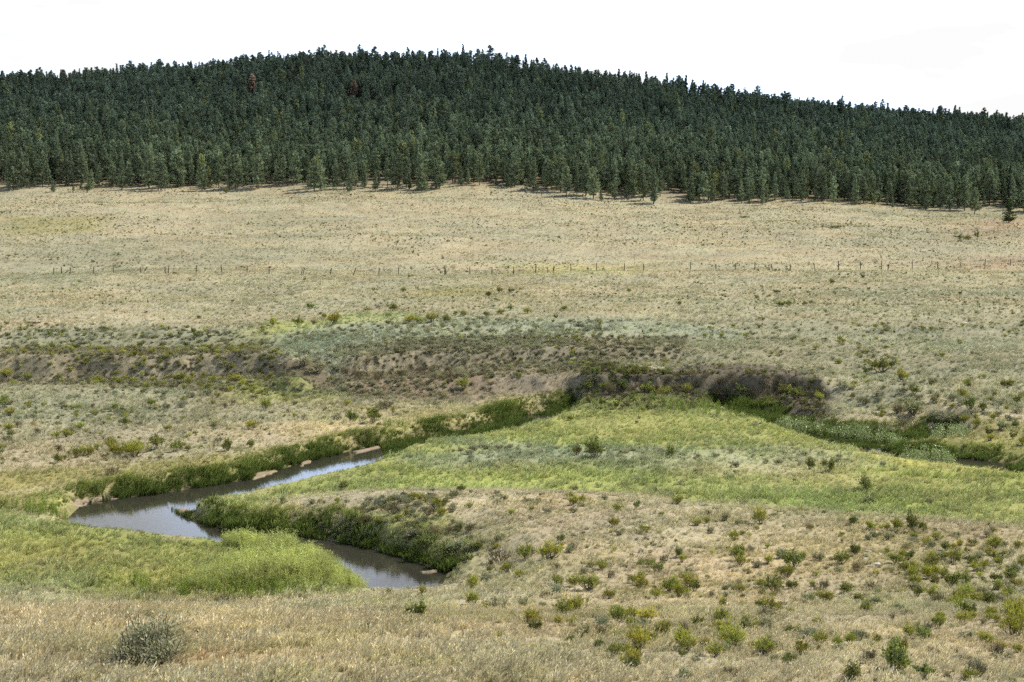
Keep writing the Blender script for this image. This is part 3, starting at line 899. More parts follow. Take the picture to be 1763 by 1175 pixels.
# ------------------------------------------------------------------ pines
STYLES = ['cone', 'round', 'slim', 'broad', 'tall', 'round', 'round', 'sparse', 'cone', 'broad']
MAT_BARK = plain_material("pine_bark", (.12, .085, .065), nscale=30)
MAT_NEEDLE_I = leaf_material("pine_needles", 'INSTANCER', trans=.16, trans_tint=(1.0, 1.05, .8))
MAT_NEEDLE_O = leaf_material("pine_needles_tinted", 'OBJECT', trans=.16, trans_tint=(1.0, 1.05, .8))
PINES = []
def build_pines():
    whole, trunks, crowns = [], [], []
    for k, st in enumerate(STYLES):
        tr, cr = pine_meshes(500 + k, st)
        trunks.append(tr.mesh("pine_trunk_%d" % k, MAT_BARK)); crowns.append(cr.mesh("pine_crown_%d" % k, MAT_NEEDLE_O))
        V = np.concatenate(tr.v + cr.v); nt = sum(len(a) for a in tr.v)
        Ft = np.concatenate(tr.f); Fc = np.concatenate(cr.f) + nt
        me = mesh_from_arrays("pine_%d" % k, V, np.concatenate([Ft, Fc]), np.concatenate(tr.c + cr.c))
        me.materials.append(MAT_BARK); me.materials.append(MAT_NEEDLE_I)
        mi = np.concatenate([np.zeros(len(Ft), np.int32), np.ones(len(Fc), np.int32)])
        me.polygons.foreach_set("material_index", mi)
        whole.append(me)
    # where the trees stand
    sp = 3.2
    gy, gx = np.meshgrid(np.arange(468, 835, sp), np.arange(-330, 330, sp), indexing='ij')
    x = (gx + rng.uniform(-.48, .48, gx.shape) * sp).ravel(); y = (gy + rng.uniform(-.48, .48, gy.shape) * sp).ravel()
    u = x / y
    edge = Y_EDGE + 7 * fbm(x / 16, y * 0 + 3.1, 3, 111) - 2
    dn = np.clip(.32 + .035 * (y - edge), 0, .97) - np.where(fbm(x / 15, y / 15, 2, 112) > .42, .45, 0)
    # an open break above the edge, left of the middle
    bx, by = 690 / W_PX * 0 + (690 - W_PX / 2) / F_PX * 495, 495
    dn -= .6 * np.exp(-(((x - bx) / 9) ** 2 + ((y - by) / 12) ** 2))
    m = (y > edge) & (rng.uniform(size=len(x)) < dn) & (np.abs(u) < .42) & (y < Y_RID + 45)
    x, y, u, edge = x[m], y[m], u[m], edge[m]
    z = height(x, y)
    n = len(x)
    t = np.clip((y - Y_EDGE) / (Y_RID - Y_EDGE), 0, 1)
    h = rng.normal(8.2, 1.2, n) + 1.6 * fbm(x / 24, y / 24, 3, 113)
    small = (rng.uniform(size=n) < np.where(y - edge < 14, .34, .06))
    h = np.where(small, rng.uniform(2.0, 5.0, n), np.clip(h, 5.5, 12))
    st = rng.integers(0, len(STYLES), n)
    wide = rng.uniform(.72, 1.12, n) * np.where(small, 1.2, 1)
    lowc, highc = lin((134, 146, 114)), lin((107, 122, 104))  # upper trees a darker green, with some distance haze mixed into the tint
    tint = lowc + (highc - lowc) * np.clip(t * 1.5 + rng.normal(0, .15, n), 0, 1)[:, None]
    tint = tint * np.exp(rng.normal(0, .17, n))[:, None] * (1 + .25 * fbm(x / 30, y / 30, 2, 114))[:, None]
    yel = rng.uniform(size=n) < .06; tint[yel] *= np.array([1.35, 1.2, .9])
    rotz = rng.uniform(0, 6.283, n)
    lean = rng.normal(0, .02, (n, 2))
    px, py = project(x, y, z)
    # the ones that show largest: nearest to the edge of the wood and in the frame
    inside = (px > -15) & (px < W_PX + 15)
    score = np.where(inside, (y - edge) - .9 * h, 1e9)
    own = np.zeros(n, bool); own[np.argsort(score)[:268]] = True
    ptx, pty = project(x, y, z + h)
    # proud skyline trees
    sky = inside & (y > Y_RID - 60)
    order = np.argsort(np.where(sky, pty - np.interp(px, (RID_U * F_PX + W_PX / 2), RID_P - 43), 1e9))
    chosen, last = [], []
    for i in order:
        if len(chosen) >= 22: break
        if all(abs(px[i] - q) > 40 for q in last):
            chosen.append(i); last.append(px[i])
    skyline = np.zeros(n, bool); skyline[chosen] = True
    h[skyline] += .3
    own |= skyline
    near_names = {'cone': 'pointed', 'round': 'round-topped', 'slim': 'slim', 'broad': 'broad', 'tall': 'bare-stemmed', 'sparse': 'thin'}
    def one(i, label, tintv, group, xx=None):
        e = link(bpy.data.objects.new("pine_tree", None)); e.empty_display_size = .5
        e.location = (x[i], y[i], z[i] - .1)
        e.rotation_euler = (lean[i, 0], lean[i, 1], rotz[i])
        e.scale = (h[i] * wide[i], h[i] * wide[i], h[i])
        set_props(e, label, "tree", group)
        a = link(bpy.data.objects.new("trunk", trunks[st[i]]), e)
        b = link(bpy.data.objects.new("crown", crowns[st[i]]), e)
        b.color = (*np.clip(tintv, 0, 1), 1)
    # dead rust coloured pines
    gone = np.zeros(n, bool)
    for (qx, qy, lab, hh) in ((437, 168, "rust brown dead pine standing high in the dark green forest", 9.0), (608, 178, "dull reddish brown dying pine high on the hill, right of the rust brown one", 8.5),
                          (105, 146, "faded purplish brown pine just below the skyline at the far left", 9)):
        d = (px - qx) ** 2 + (py - qy) ** 2 + np.where(own, 1e7, 0)
        i = int(np.argmin(d)); own[i] = True; skyline[i] = False
        h[i] = hh
        # neighbours just in front make room
        fr = (np.abs(px - px[i]) < 13) & (y < y[i]) & (project(x, y, z + h)[1] < py[i] - 6) & (np.arange(n) != i)
        gone |= fr & (y > y[i] - (44 if qx == 437 else 30))
        st[i] = 1; wide[i] = 1.25
        col = lin((188, 164, 144)) if qx == 437 else (lin((140, 124, 108)) if qx == 608 else lin((122, 114, 106)))
        one(i, lab, col, "dead and dying pines"); skyline[i] = False; PINES.append(i)
    done = set(PINES)
    for i in np.where(own)[0]:
        if i in done or gone[i]: continue
        if skyline[i]:
            lab = place_label("dark %s pine on the skyline" % near_names[STYLES[st[i]]], px[i], pty[i])
            one(i, lab, tint[i], "skyline pines")
        else:
            size = "little" if h[i] < 5 else ("tall" if h[i] > 9.6 else "")
            lab = place_label(" ".join(w for w in (size, near_names[STYLES[st[i]]], "pine at the forest edge") if w), px[i], .5 * (py[i] + pty[i]))
            one(i, lab, tint[i], "pines along the forest edge")
    r = ~own & ~gone
    rot = np.stack([lean[:, 0], lean[:, 1], rotz], 1)
    scl = np.stack([h * wide, h * wide, h], 1)
    scatter_object("pine_forest", np.stack([x, y, z - .1], 1)[r], rot[r], scl[r], st[r], tint[r], whole,
                   label="dense dark green pine forest covering the hill")
    # the lone bushy pine in front of the wood at the right side
    qx, qy = gp(1737, 366, 12.3)
    e = link(bpy.data.objects.new("pine_tree", None)); e.location = (float(qx), float(qy), float(height(np.array([qx]), np.array([qy]))[0]) - .1)
    e.scale = (7.6, 7.6, 5.6); e.rotation_euler = (0, 0, 1.1)
    set_props(e, "low broad bushy pine standing out from the forest edge at the far right", "tree", "pines along the forest edge")
    link(bpy.data.objects.new("trunk", trunks[3]), e); c = link(bpy.data.objects.new("crown", crowns[3]), e); c.color = (*lin((74, 92, 58)), 1)
build_pines()

# ------------------------------------------------------------------ shrubs
MAT_STEM = plain_material("shrub_stem", (.16, .13, .10), nscale=40)
MAT_LEAF_O = leaf_material("shrub_leaf_tinted", 'OBJECT', trans=.28, trans_tint=(1.0, 1.05, .75))
KINDS = {'S': ('sage', 'sagebrush', (168, 167, 136)), 'R': ('rabbit', 'rabbitbrush', (154, 156, 88)),
         'D': ('dark', 'green_shrub', (136, 141, 90)), 'B': ('brown', 'dry_brush', (124, 116, 88))}
SHRUB = {}
for kk, (knd, nm, col) in KINDS.items():
    SHRUB[kk] = []
    for q in range(6 if kk != 'B' else 4):
        st_, fo_ = shrub_meshes(700 + 31 * q + ord(kk), knd)
        SHRUB[kk].append((st_.mesh(nm + "_stems_%d" % q, MAT_STEM), fo_.mesh(nm + "_foliage_%d" % q, MAT_LEAF_O), st_, fo_))
bs_, bf_ = shrub_meshes(1234, 'bigsage')
SHRUB['S'].append((bs_.mesh('sagebrush_stems_big', MAT_STEM), bf_.mesh('sagebrush_foliage_big', MAT_LEAF_O), bs_, bf_))
COL_WORD = {'S': 'grey-green sagebrush', 'R': 'yellow-green rabbitbrush', 'D': 'dark green shrub', 'B': 'dead brown brush'}
CAT_WORD = {'S': 'sagebrush', 'R': 'rabbitbrush', 'D': 'shrub', 'B': 'brush'}

def on_ground_many(px, py, near=42.0, far=520.0, steps=480):
    """where the view lines through picture points meet the ground"""
    px, py = np.asarray(px, float), np.asarray(py, float)
    dx, dy, dz = ray(px, py)
    t = near * (far / near) ** np.linspace(0, 1, steps)
    X, Y = dx[:, None] * t, dy[:, None] * t
    gap = CAM_Z + dz[:, None] * t - height(X.ravel(), Y.ravel()).reshape(X.shape)
    below = gap < 0
    k = np.where(below.any(1), np.argmax(below, 1), steps - 1); k = np.maximum(k, 1)
    r = np.arange(len(px)); g0, g1 = gap[r, k - 1], gap[r, k]
    f = np.clip(g0 / (g0 - g1 + 1e-9), 0, 1)
    tt = t[k - 1] + (t[k] - t[k - 1]) * f
    return dx * tt, dy * tt
def on_ground(px, py):
    x, y = on_ground_many([px], [py], steps=900)
    return float(x[0]), float(y[0])

TRACED = [  # picture point at the foot, width in picture points, kind, label, height stretch
 (1025, 789, 42, 'D', "largest dark green shrub in the middle of the green meadow", 1), (992, 784, 24, 'D', "smaller green shrub touching the largest meadow shrub", 1),
 (1155, 788, 25, 'D', "round dark green shrub standing alone to the right of the largest meadow shrub", 1.1), (1425, 813, 28, 'D', "dark shrub, right one of the meadow pair near the upper creek bend", 1),
 (1394, 808, 24, 'D', "dark shrub, left one of the meadow pair near the upper creek bend", 1), (1490, 849, 32, 'D', "dark bushy shrub alone in bright green grass at the right of the meadow", 1.1),
 (1522, 803, 20, 'S', "low grey shrub beside the pale grass strip of the upper creek", .8), (594, 844, 26, 'D', "dark shrub alone in the grass below the narrow water reach", .8),
 (487, 867, 15, 'D', "small dark shrub in the grass above the shaded creek bank", 1), (535, 869, 18, 'S', None, 1), (793, 847, 20, 'D', "dark shrub on the line where green meadow turns to tan slope", .8),
 (391, 777, 24, 'D', "dark shrub beside the creek grass at left, left one of two", 1.1), (431, 771, 20, 'D', "rounded shrub beside the creek grass at left, right one of two", 1), (378, 762, 18, 'S', None, 1),
 (605, 727, 28, 'D', "dark shrub in the middle of the row above the narrow water", .9), (641, 729, 34, 'D', "bushy green shrub at the right end of the row above the narrow water", 1), (580, 723, 18, 'S', "grey shrub at the left end of the row above the narrow water", .9),
 (662, 705, 32, 'B', "dark dead brush on bare soil above the creek", .9), (672, 700, 18, 'B', None, 1), (797, 672, 26, 'R', "bright rounded rabbitbrush on the brown mud bank", 1.15), (760, 687, 26, 'S', "grey shrub below the brown mud bank", .9),
 (778, 672, 12, 'B', None, 1), (842, 673, 16, 'B', "small dark brush at the end of the bare mud bank", .9), (64, 747, 24, 'B', "dark brush on the left sage flat", .9), (20, 752, 18, 'D', None, .9), (107, 700, 18, 'B', None, .9),
 (5, 705, 28, 'D', "green shrub cut by the left edge of the picture on the sage flat", 1.1), (192, 818, 34, 'B', "brown grey shrub alone in yellow grass above the left creek bend", .9), (97, 797, 20, 'D', None, 1),
 (205, 785, 34, 'R', None, .8), (232, 788, 50, 'R', None, .8), (272, 775, 36, 'D', None, .9), (303, 778, 22, 'D', None, 1.1), (312, 775, 16, 'D', None, 1.2), (155, 785, 30, 'R', None, .8), (288, 705, 20, 'S', None, 1), (400, 698, 18, 'B', None, 1), (388, 703, 16, 'B', None, 1),
 (215, 732, 22, 'D', None, .8), (135, 740, 22, 'R', None, .8), (255, 668, 18, 'R', None, .8), (170, 660, 22, 'R', None, .8), (205, 662, 18, 'R', None, .8), (315, 656, 24, 'R', None, .8), (10, 648, 30, 'R', None, .6), (50, 655, 20, 'R', None, .8),
 (1097, 653, 32, 'D', "round green shrub on top of the dark cut bank", 1), (1166, 678, 44, 'B', "large dark brush hanging over the deep shade of the cut bank", .9), (1180, 680, 26, 'R', "yellow-green bush at the foot of the cut bank beside the dark brush", 1), (1020, 664, 34, 'B', "dark brush at the left end of the cut bank", 1), (1024, 648, 24, 'D', None, .9), (1040, 672, 26, 'R', None, .8), (1090, 678, 30, 'B', None, .8), (1130, 672, 26, 'B', None, .8),
 (1200, 668, 34, 'B', None, .7), (1230, 676, 34, 'B', None, .7), (1265, 668, 34, 'B', None, .7), (1300, 676, 34, 'B', None, .7), (1335, 672, 30, 'B', None, .7), (1215, 652, 24, 'B', None, .6), (1290, 654, 28, 'B', None, .6), (1340, 658, 24, 'B', None, .6),
 (1372, 688, 36, 'D', "olive shrub at the right foot of the cut bank", .8), (1398, 686, 34, 'B', "dark brush just past the right end of the cut bank", 1), (1412, 672, 24, 'B', None, .9), (1412, 690, 22, 'R', None, .9),
 (1518, 641, 50, 'D', "wide green shrub on the sage slope above the upper creek", .6), (1495, 645, 20, 'D', None, .8), (1570, 714, 56, 'S', "wide grey sagebrush clump above the upper creek bend", .8), (1550, 712, 34, 'S', None, .9), (1633, 730, 44, 'S', None, .8), (1660, 745, 30, 'S', "grey sagebrush at the right end of the leafy creek bushes", 1), (1615, 722, 36, 'S', None, .8), (1740, 700, 22, 'S', None, .8),
 (470, 561, 20, 'R', "leftmost yellowish shrub of the row on the plain below the fence", .9), (513, 562, 19, 'D', "dark green shrub, second of the row on the plain", 1), (540, 559, 16, 'B', "brownish shrub, third of the row on the plain", .9), (574, 559, 30, 'R', "broad olive shrub, fourth of the row on the plain", .9), (560, 548, 12, 'R', None, 1),
 (535, 532, 16, 'D', "small shrub alone on the plain above the row", .7), (633, 537, 16, 'R', None, .6), (680, 535, 22, 'D', "olive shrub above the bright grass strip on the plain", .7), (668, 547, 12, 'D', None, .9),
 (703, 557, 26, 'R', "olive bush at the left of the long clump on the plain", .8), (722, 557, 24, 'R', None, .7), (742, 556, 30, 'R', "olive bush at the right of the long clump on the plain", .8), (769, 556, 17, 'D', "dark rounded shrub just right of the long clump on the plain", 1.1), (797, 545, 16, 'R', None, .9), (785, 543, 12, 'D', None, .9),
 (841, 510, 16, 'D', None, .7), (860, 505, 16, 'D', None, .8), (880, 505, 12, 'D', None, .8), (838, 545, 18, 'D', None, .6), (862, 541, 20, 'R', None, .6), (878, 535, 12, 'D', None, .9), (908, 540, 18, 'R', None, .7), (970, 535, 18, 'R', None, .7), (957, 548, 10, 'D', None, .8), (695, 503, 12, 'D', None, .8), (1084, 503, 10, 'R', None, .8),
 (343, 549, 11, 'D', "small dark shrub alone on the pale plain, left of the row", .7), (1343, 528, 22, 'D', "green shrub at the left of the low row on the right of the plain", .6), (1358, 527, 18, 'D', None, .6), (1386, 526, 14, 'D', None, .6), (1338, 505, 16, 'D', None, .5), (1433, 489, 16, 'D', "small dark shrub just below the right stretch of fence", .6), (1169, 526, 10, 'D', "tiny dark upright shrub alone on the plain", 1.1),
 (1652, 412, 18, 'D', "flat dark juniper mat on the upper right of the plain", .5), (1668, 413, 20, 'D', "right half of the flat dark juniper mat on the upper plain", .5), (1682, 413, 10, 'D', "small upright bush beside the flat dark mat on the upper plain", 1.7), (1735, 379, 32, 'D', "long flat dark mat of shrub below the lone bushy pine", .2), (1280, 375, 18, 'D', None, .2), (1440, 393, 22, 'D', None, .3), (390, 333, 12, 'D', None, .8),
 (860, 967, 46, 'B', "large dark brush beside the end of the near water", 1.0), (846, 975, 24, 'B', None, 1), (675, 885, 30, 'B', "dark brush in the eroded notch above the shaded creek bank", 1.2), (660, 880, 20, 'B', None, 1.2), (740, 886, 36, 'B', "dark spreading brush on the rim above the grey sage bank", .7), (765, 918, 44, 'B', "dark brush low on the grey sage bank", .7), (745, 922, 34, 'B', None, .8), (628, 905, 36, 'B', "dark brush overhanging the shaded creek bank", 1.1), (705, 905, 26, 'S', None, .8), (720, 925, 44, 'S', "pale grey sagebrush halfway down the bank to the near water", .7), (700, 930, 40, 'S', None, .8), (785, 945, 40, 'S', None, .7), (770, 960, 40, 'D', None, .8), (735, 945, 44, 'D', None, .8), (810, 915, 34, 'B', None, .7),
 (905, 962, 34, 'R', "dark-based yellow-green bush right of the large dark brush", 1), (945, 963, 50, 'R', "wide yellow-green bush right of the large dark brush", .8), (875, 985, 26, 'R', None, .8), (840, 1000, 34, 'S', None, .8), (730, 1025, 20, 'D', "small green bush on the slope below the near water", 1), (690, 1000, 26, 'S', None, .8), (520, 1037, 22, 'B', "dark little bush at the edge of the foreground grass below the weeds", 1), (460, 1022, 30, 'S', None, .6), (545, 1012, 30, 'S', None, .6), (600, 1015, 20, 'S', None, .7),
 (1310, 902, 38, 'R', "brightest yellow-green bush along the top of the tan slope", 1), (1395, 914, 24, 'B', "dark rounded brush right of the brightest yellow bush", 1), (1470, 905, 22, 'D', "dark green bush left of the leafy clump at the top of the slope", .9), (1545, 914, 26, 'D', "green leafy bush at the left of the clump at the top of the slope", 1.1), (1572, 917, 32, 'D', "largest green leafy bush of the clump at the top of the slope", 1.2), (1590, 915, 22, 'D', "green leafy bush at the right of the clump at the top of the slope", 1), (1500, 912, 26, 'R', None, .9), (1525, 914, 20, 'R', None, .9),
 (1272, 954, 22, 'D', "small dark green bush alone on bare tan slope", 1.1), (1365, 979, 46, 'D', "large green bush at the middle of the shrub slope, widest nearby", .9), (1448, 972, 32, 'D', "green bush beside the pale stony patch", 1), (1336, 1022, 44, 'D', "dark green bush with black shadow in the middle of the shrub slope", 1), (1458, 1022, 34, 'D', "dark flat-topped bush right of the darkest one", .8), (1490, 1057, 30, 'D', "dark bush below the flat-topped one on the bare tan patch", 1.1), (1422, 1037, 34, 'R', None, .9), (1325, 1057, 40, 'R', None, 1),
 (1717, 945, 36, 'R', "yellow-green bush on the right edge of the slope below the meadow", .8), (1060, 907, 26, 'R', "yellow bush directly above a grey one on the tan slope", .8), (1066, 920, 28, 'S', "grey bush directly below a yellow one on the tan slope", .7), (1110, 917, 34, 'R', None, .5), (1165, 868, 28, 'R', None, .7), (1280, 870, 20, 'B', None, .8), (1250, 895, 26, 'S', None, .9), (1200, 905, 22, 'R', None, .8),
 (1547, 1128, 44, 'D', "dark bushy shrub with black base near the lower right", 1), (1590, 1103, 40, 'D', "green bush above and right of the black-based shrub", .9), (1604, 1127, 22, 'B', "narrow dark brush right of the black-based shrub", 1.3), (1660, 1143, 42, 'B', "big dark brown-green brush toward the lower right corner", .8), (1465, 1176, 46, 'D', "large green bush cut by the bottom edge", 1), (1670, 1172, 30, 'R', None, 1), (1562, 1060, 20, 'B', None, 1.0), (1693, 1075, 22, 'B', "dark brush on the tan patch at the right", .9), (1545, 1052, 24, 'S', None, .9),
 (1088, 1136, 36, 'D', "dark bush on the rim of the foreground grass, lower middle", .9), (1200, 1080, 24, 'D', None, 1.1), (1251, 1082, 18, 'S', None, 1.3), (1279, 1088, 34, 'D', None, .9), (1363, 1095, 34, 'D', None, .8), (1380, 1130, 36, 'D', None, 1), (1260, 1165, 40, 'B', "tangled dark brush at the bottom edge, right of the middle", .9), (1490, 1100, 20, 'B', None, .9), (1462, 1110, 24, 'R', None, 1.2), (1360, 1145, 34, 'D', None, .8), (1195, 1140, 24, 'S', None, .9),
 (921, 1090, 28, 'D', "dark green bush on tan ground, lower middle", 1), (963, 1078, 18, 'R', "narrow upright bush right of the lower middle dark one", 1.4), (862, 1106, 24, 'R', "bright little bush at the edge of the yellow-green foreground grass", 1.1), (855, 1050, 56, 'S', "wide grey sagebrush with yellow bush beside it below the near water", .8), (815, 1040, 36, 'R', "yellow bush left of the wide grey sagebrush below the near water", .8), (717, 1068, 42, 'D', "dark round bush with a pale tuft on its right, left of the slope", .9), (672, 1062, 34, 'S', "grey-green bush just left of the dark round one", .9), (730, 1100, 0, 'S', None, 1), (935, 1048, 20, 'S', None, 1), (1130, 1090, 24, 'S', None, 1.1), (1070, 1070, 40, 'R', None, 1), (1085, 1080, 26, 'D', None, 1), (1130, 985, 26, 'D', None, .9), (1050, 995, 24, 'B', None, .9), (1012, 1015, 50, 'R', None, .8), (985, 1010, 30, 'R', None, .8), (1170, 960, 20, 'D', None, 1), (1150, 1020, 50, 'R', None, .7), (1190, 1010, 44, 'R', None, .8),
 (1008, 676, 30, 'D', None, 0.9), (1050, 680, 34, 'B', None, 0.9), (1075, 668, 28, 'D', None, 0.8), (1112, 680, 36, 'D', None, 0.8), (1145, 682, 30, 'R', None, 0.7), (1150, 660, 30, 'B', None, 0.7), (1205, 684, 34, 'B', None, 0.8), (1240, 662, 30, 'B', None, 0.7), (1250, 684, 36, 'B', None, 0.7), (1280, 680, 34, 'D', None, 0.7), (1315, 662, 30, 'B', None, 0.7), (1320, 684, 34, 'B', None, 0.7), (1355, 680, 32, 'D', None, 0.8), (1385, 672, 28, 'B', None, 0.8), (1190, 648, 26, 'B', None, 0.6), (1260, 648, 26, 'B', None, 0.6), (1320, 650, 26, 'B', None, 0.6), (1365, 662, 26, 'B', None, 0.6),
 (600, 645, 34, 'B', "dark brush at the left end of the middle scarp", .8), (622, 652, 38, 'B', None, .7), (652, 654, 34, 'B', None, .7), (690, 650, 36, 'B', None, .7), (722, 642, 30, 'B', None, .7), (632, 626, 28, 'B', None, .7), (752, 636, 26, 'B', None, .7), (800, 628, 24, 'B', None, .7), (580, 640, 30, 'S', None, .8), (545, 640, 40, 'S', None, .8), (520, 632, 40, 'S', None, .8),
 (258, 1150, 172, 'S', "big grey-green sagebrush with dark base in the foreground grass", .78), (0, 1118, 34, 'S', "grey-green sagebrush cut by the left edge in the foreground grass", .8),
]
PLACED = []
def put_shrub(kk, x, y, width, stretch, label, group, tone=None, variant=None):
    z = float(height(np.array([x]), np.array([y]))[0])
    knd, nm, col = KINDS[kk]
    q = variant if variant is not None else int(rng.integers(min(6, len(SHRUB[kk]))))
    st_, fo_, _, _ = SHRUB[kk][q]
    e = link(bpy.data.objects.new(nm, None)); e.empty_display_size = .3
    e.location = (x, y, z - .02)
    e.rotation_euler = (rng.normal(0, .05), rng.normal(0, .05), rng.uniform(0, 6.283))
    e.scale = (width * 1.15, width * 1.15, width * 1.2 * stretch)
    set_props(e, label, CAT_WORD[kk], group)
    link(bpy.data.objects.new("stems", st_), e)
    f = link(bpy.data.objects.new("foliage", fo_), e)
    t = lin(tone or col) * math.exp(rng.normal(0, .14)) * np.array([math.exp(rng.normal(0, .06)), 1, math.exp(rng.normal(0, .08))])
    f.color = (*np.clip(t, 0, 1), 1)
    PLACED.append((x, y, width))

def zone_of(px, py, x, y):
    if py < 600: return "on the dry plain"
    if y > 150 and px < 990: return "on the far sage flat"
    if y > 150: return "above the upper creek"
    if py < 860 and px < 560: return "on the left flat"
    if py < 870: return "in the green meadow"
    return "on the tan slope"

def build_shrubs():
    count = {k: 0 for k in KINDS}
    TX, TY = on_ground_many([t[0] for t in TRACED], [t[1] for t in TRACED])
    for (px, py, w, kk, lab, stretch), x, y in zip(TRACED, TX, TY):
        if w <= 0: continue
        x, y = float(x), float(y)
        width = max(.35, w * y / F_PX)
        z = float(height(np.array([x]), np.array([y]))[0])
        if lab is None:
            qx, qy = project(x, y, z + .3)
            lab = place_label("%s %s" % (COL_WORD[kk], zone_of(px, py, x, y)), qx, qy)
        put_shrub(kk, x, y, width, stretch, lab, "shrubs scattered over the valley", variant=6 if w > 140 else None, tone=(150, 148, 112) if w > 140 else None); count[kk] += 1
    # more of the same between them, thick on the near slope and on the sage flats
    zones = [ # polygon, level, kinds, how many, width range
        ([(880, 880), (1100, 875), (1400, 900), (1763, 930), (1763, 1180), (1150, 1180), (900, 1090), (780, 1040)], 2, "RRDSSBR", 215, (.35, 1.0)),
        ([(1500, 920), (1763, 940), (1763, 1080), (1600, 1060)], 2, "RRDRS", 70, (.4, 1.1)),
        ([(0, 645), (300, 655), (560, 690), (480, 750), (300, 795), (0, 800)], .5, "RSSDB", 95, (.5, 1.3)),
        ([(1430, 660), (1763, 650), (1763, 770), (1500, 725)], 1.5, "RSSD", 60, (.6, 1.5)),
        ([(540, 865), (800, 850), (1050, 860), (900, 900), (700, 880)], .6, "SSRB", 40, (.4, .9)),
        ([(780, 775), (1480, 780), (1700, 880), (1300, 860), (800, 835)], 0, "SSS", 26, (.4, .9)),
    ]
    for pl, lv, kinds, cnt, (w0, w1) in zones:
        PP = np.array(pl, float); lo, hi = PP.min(0), PP.max(0)
        QX, QY = rng.uniform(lo[0], hi[0], 1500), rng.uniform(lo[1], hi[1], 1500)
        ok = poly_sd(PP, QX, QY, 5) < 0
        GX, GY = on_ground_many(QX[ok], QY[ok], 42, 240, 160)
        FN = fbm(GX / 6, GY / 6, 2, 131)
        RS = river_sd(GX, GY); GZ = height(GX, GY)
        k = 0
        for x, y, fn, rs, z in zip(GX.tolist(), GY.tolist(), FN, RS, GZ.tolist()):
            if k >= cnt: break
            if rng.uniform() > .55 + .9 * fn: continue
            w = rng.uniform(w0, w1) * rng.uniform(.75, 1.15)
            if rs < w * .6 + .6: continue
            if any((x - a) ** 2 + (y - b) ** 2 < (.42 * (w + c)) ** 2 for a, b, c in PLACED): continue
            qx, qy = project(x, y, z + .3)
            if not (-10 < qx < W_PX + 10 and qy < H_PX + 10): continue
            kk = kinds[int(rng.integers(len(kinds)))]
            if count[kk] >= 285: continue
            size = "small " if w < .55 else ("large " if w > 1.05 else "")
            lab = place_label("%s%s %s" % (size, COL_WORD[kk], zone_of(qx, qy, x, y)), qx, qy)
            put_shrub(kk, x, y, w, rng.uniform(.75, 1.1), lab, "shrubs scattered over the valley")
            count[kk] += 1; k += 1
    print("shrubs", count)
build_shrubs()

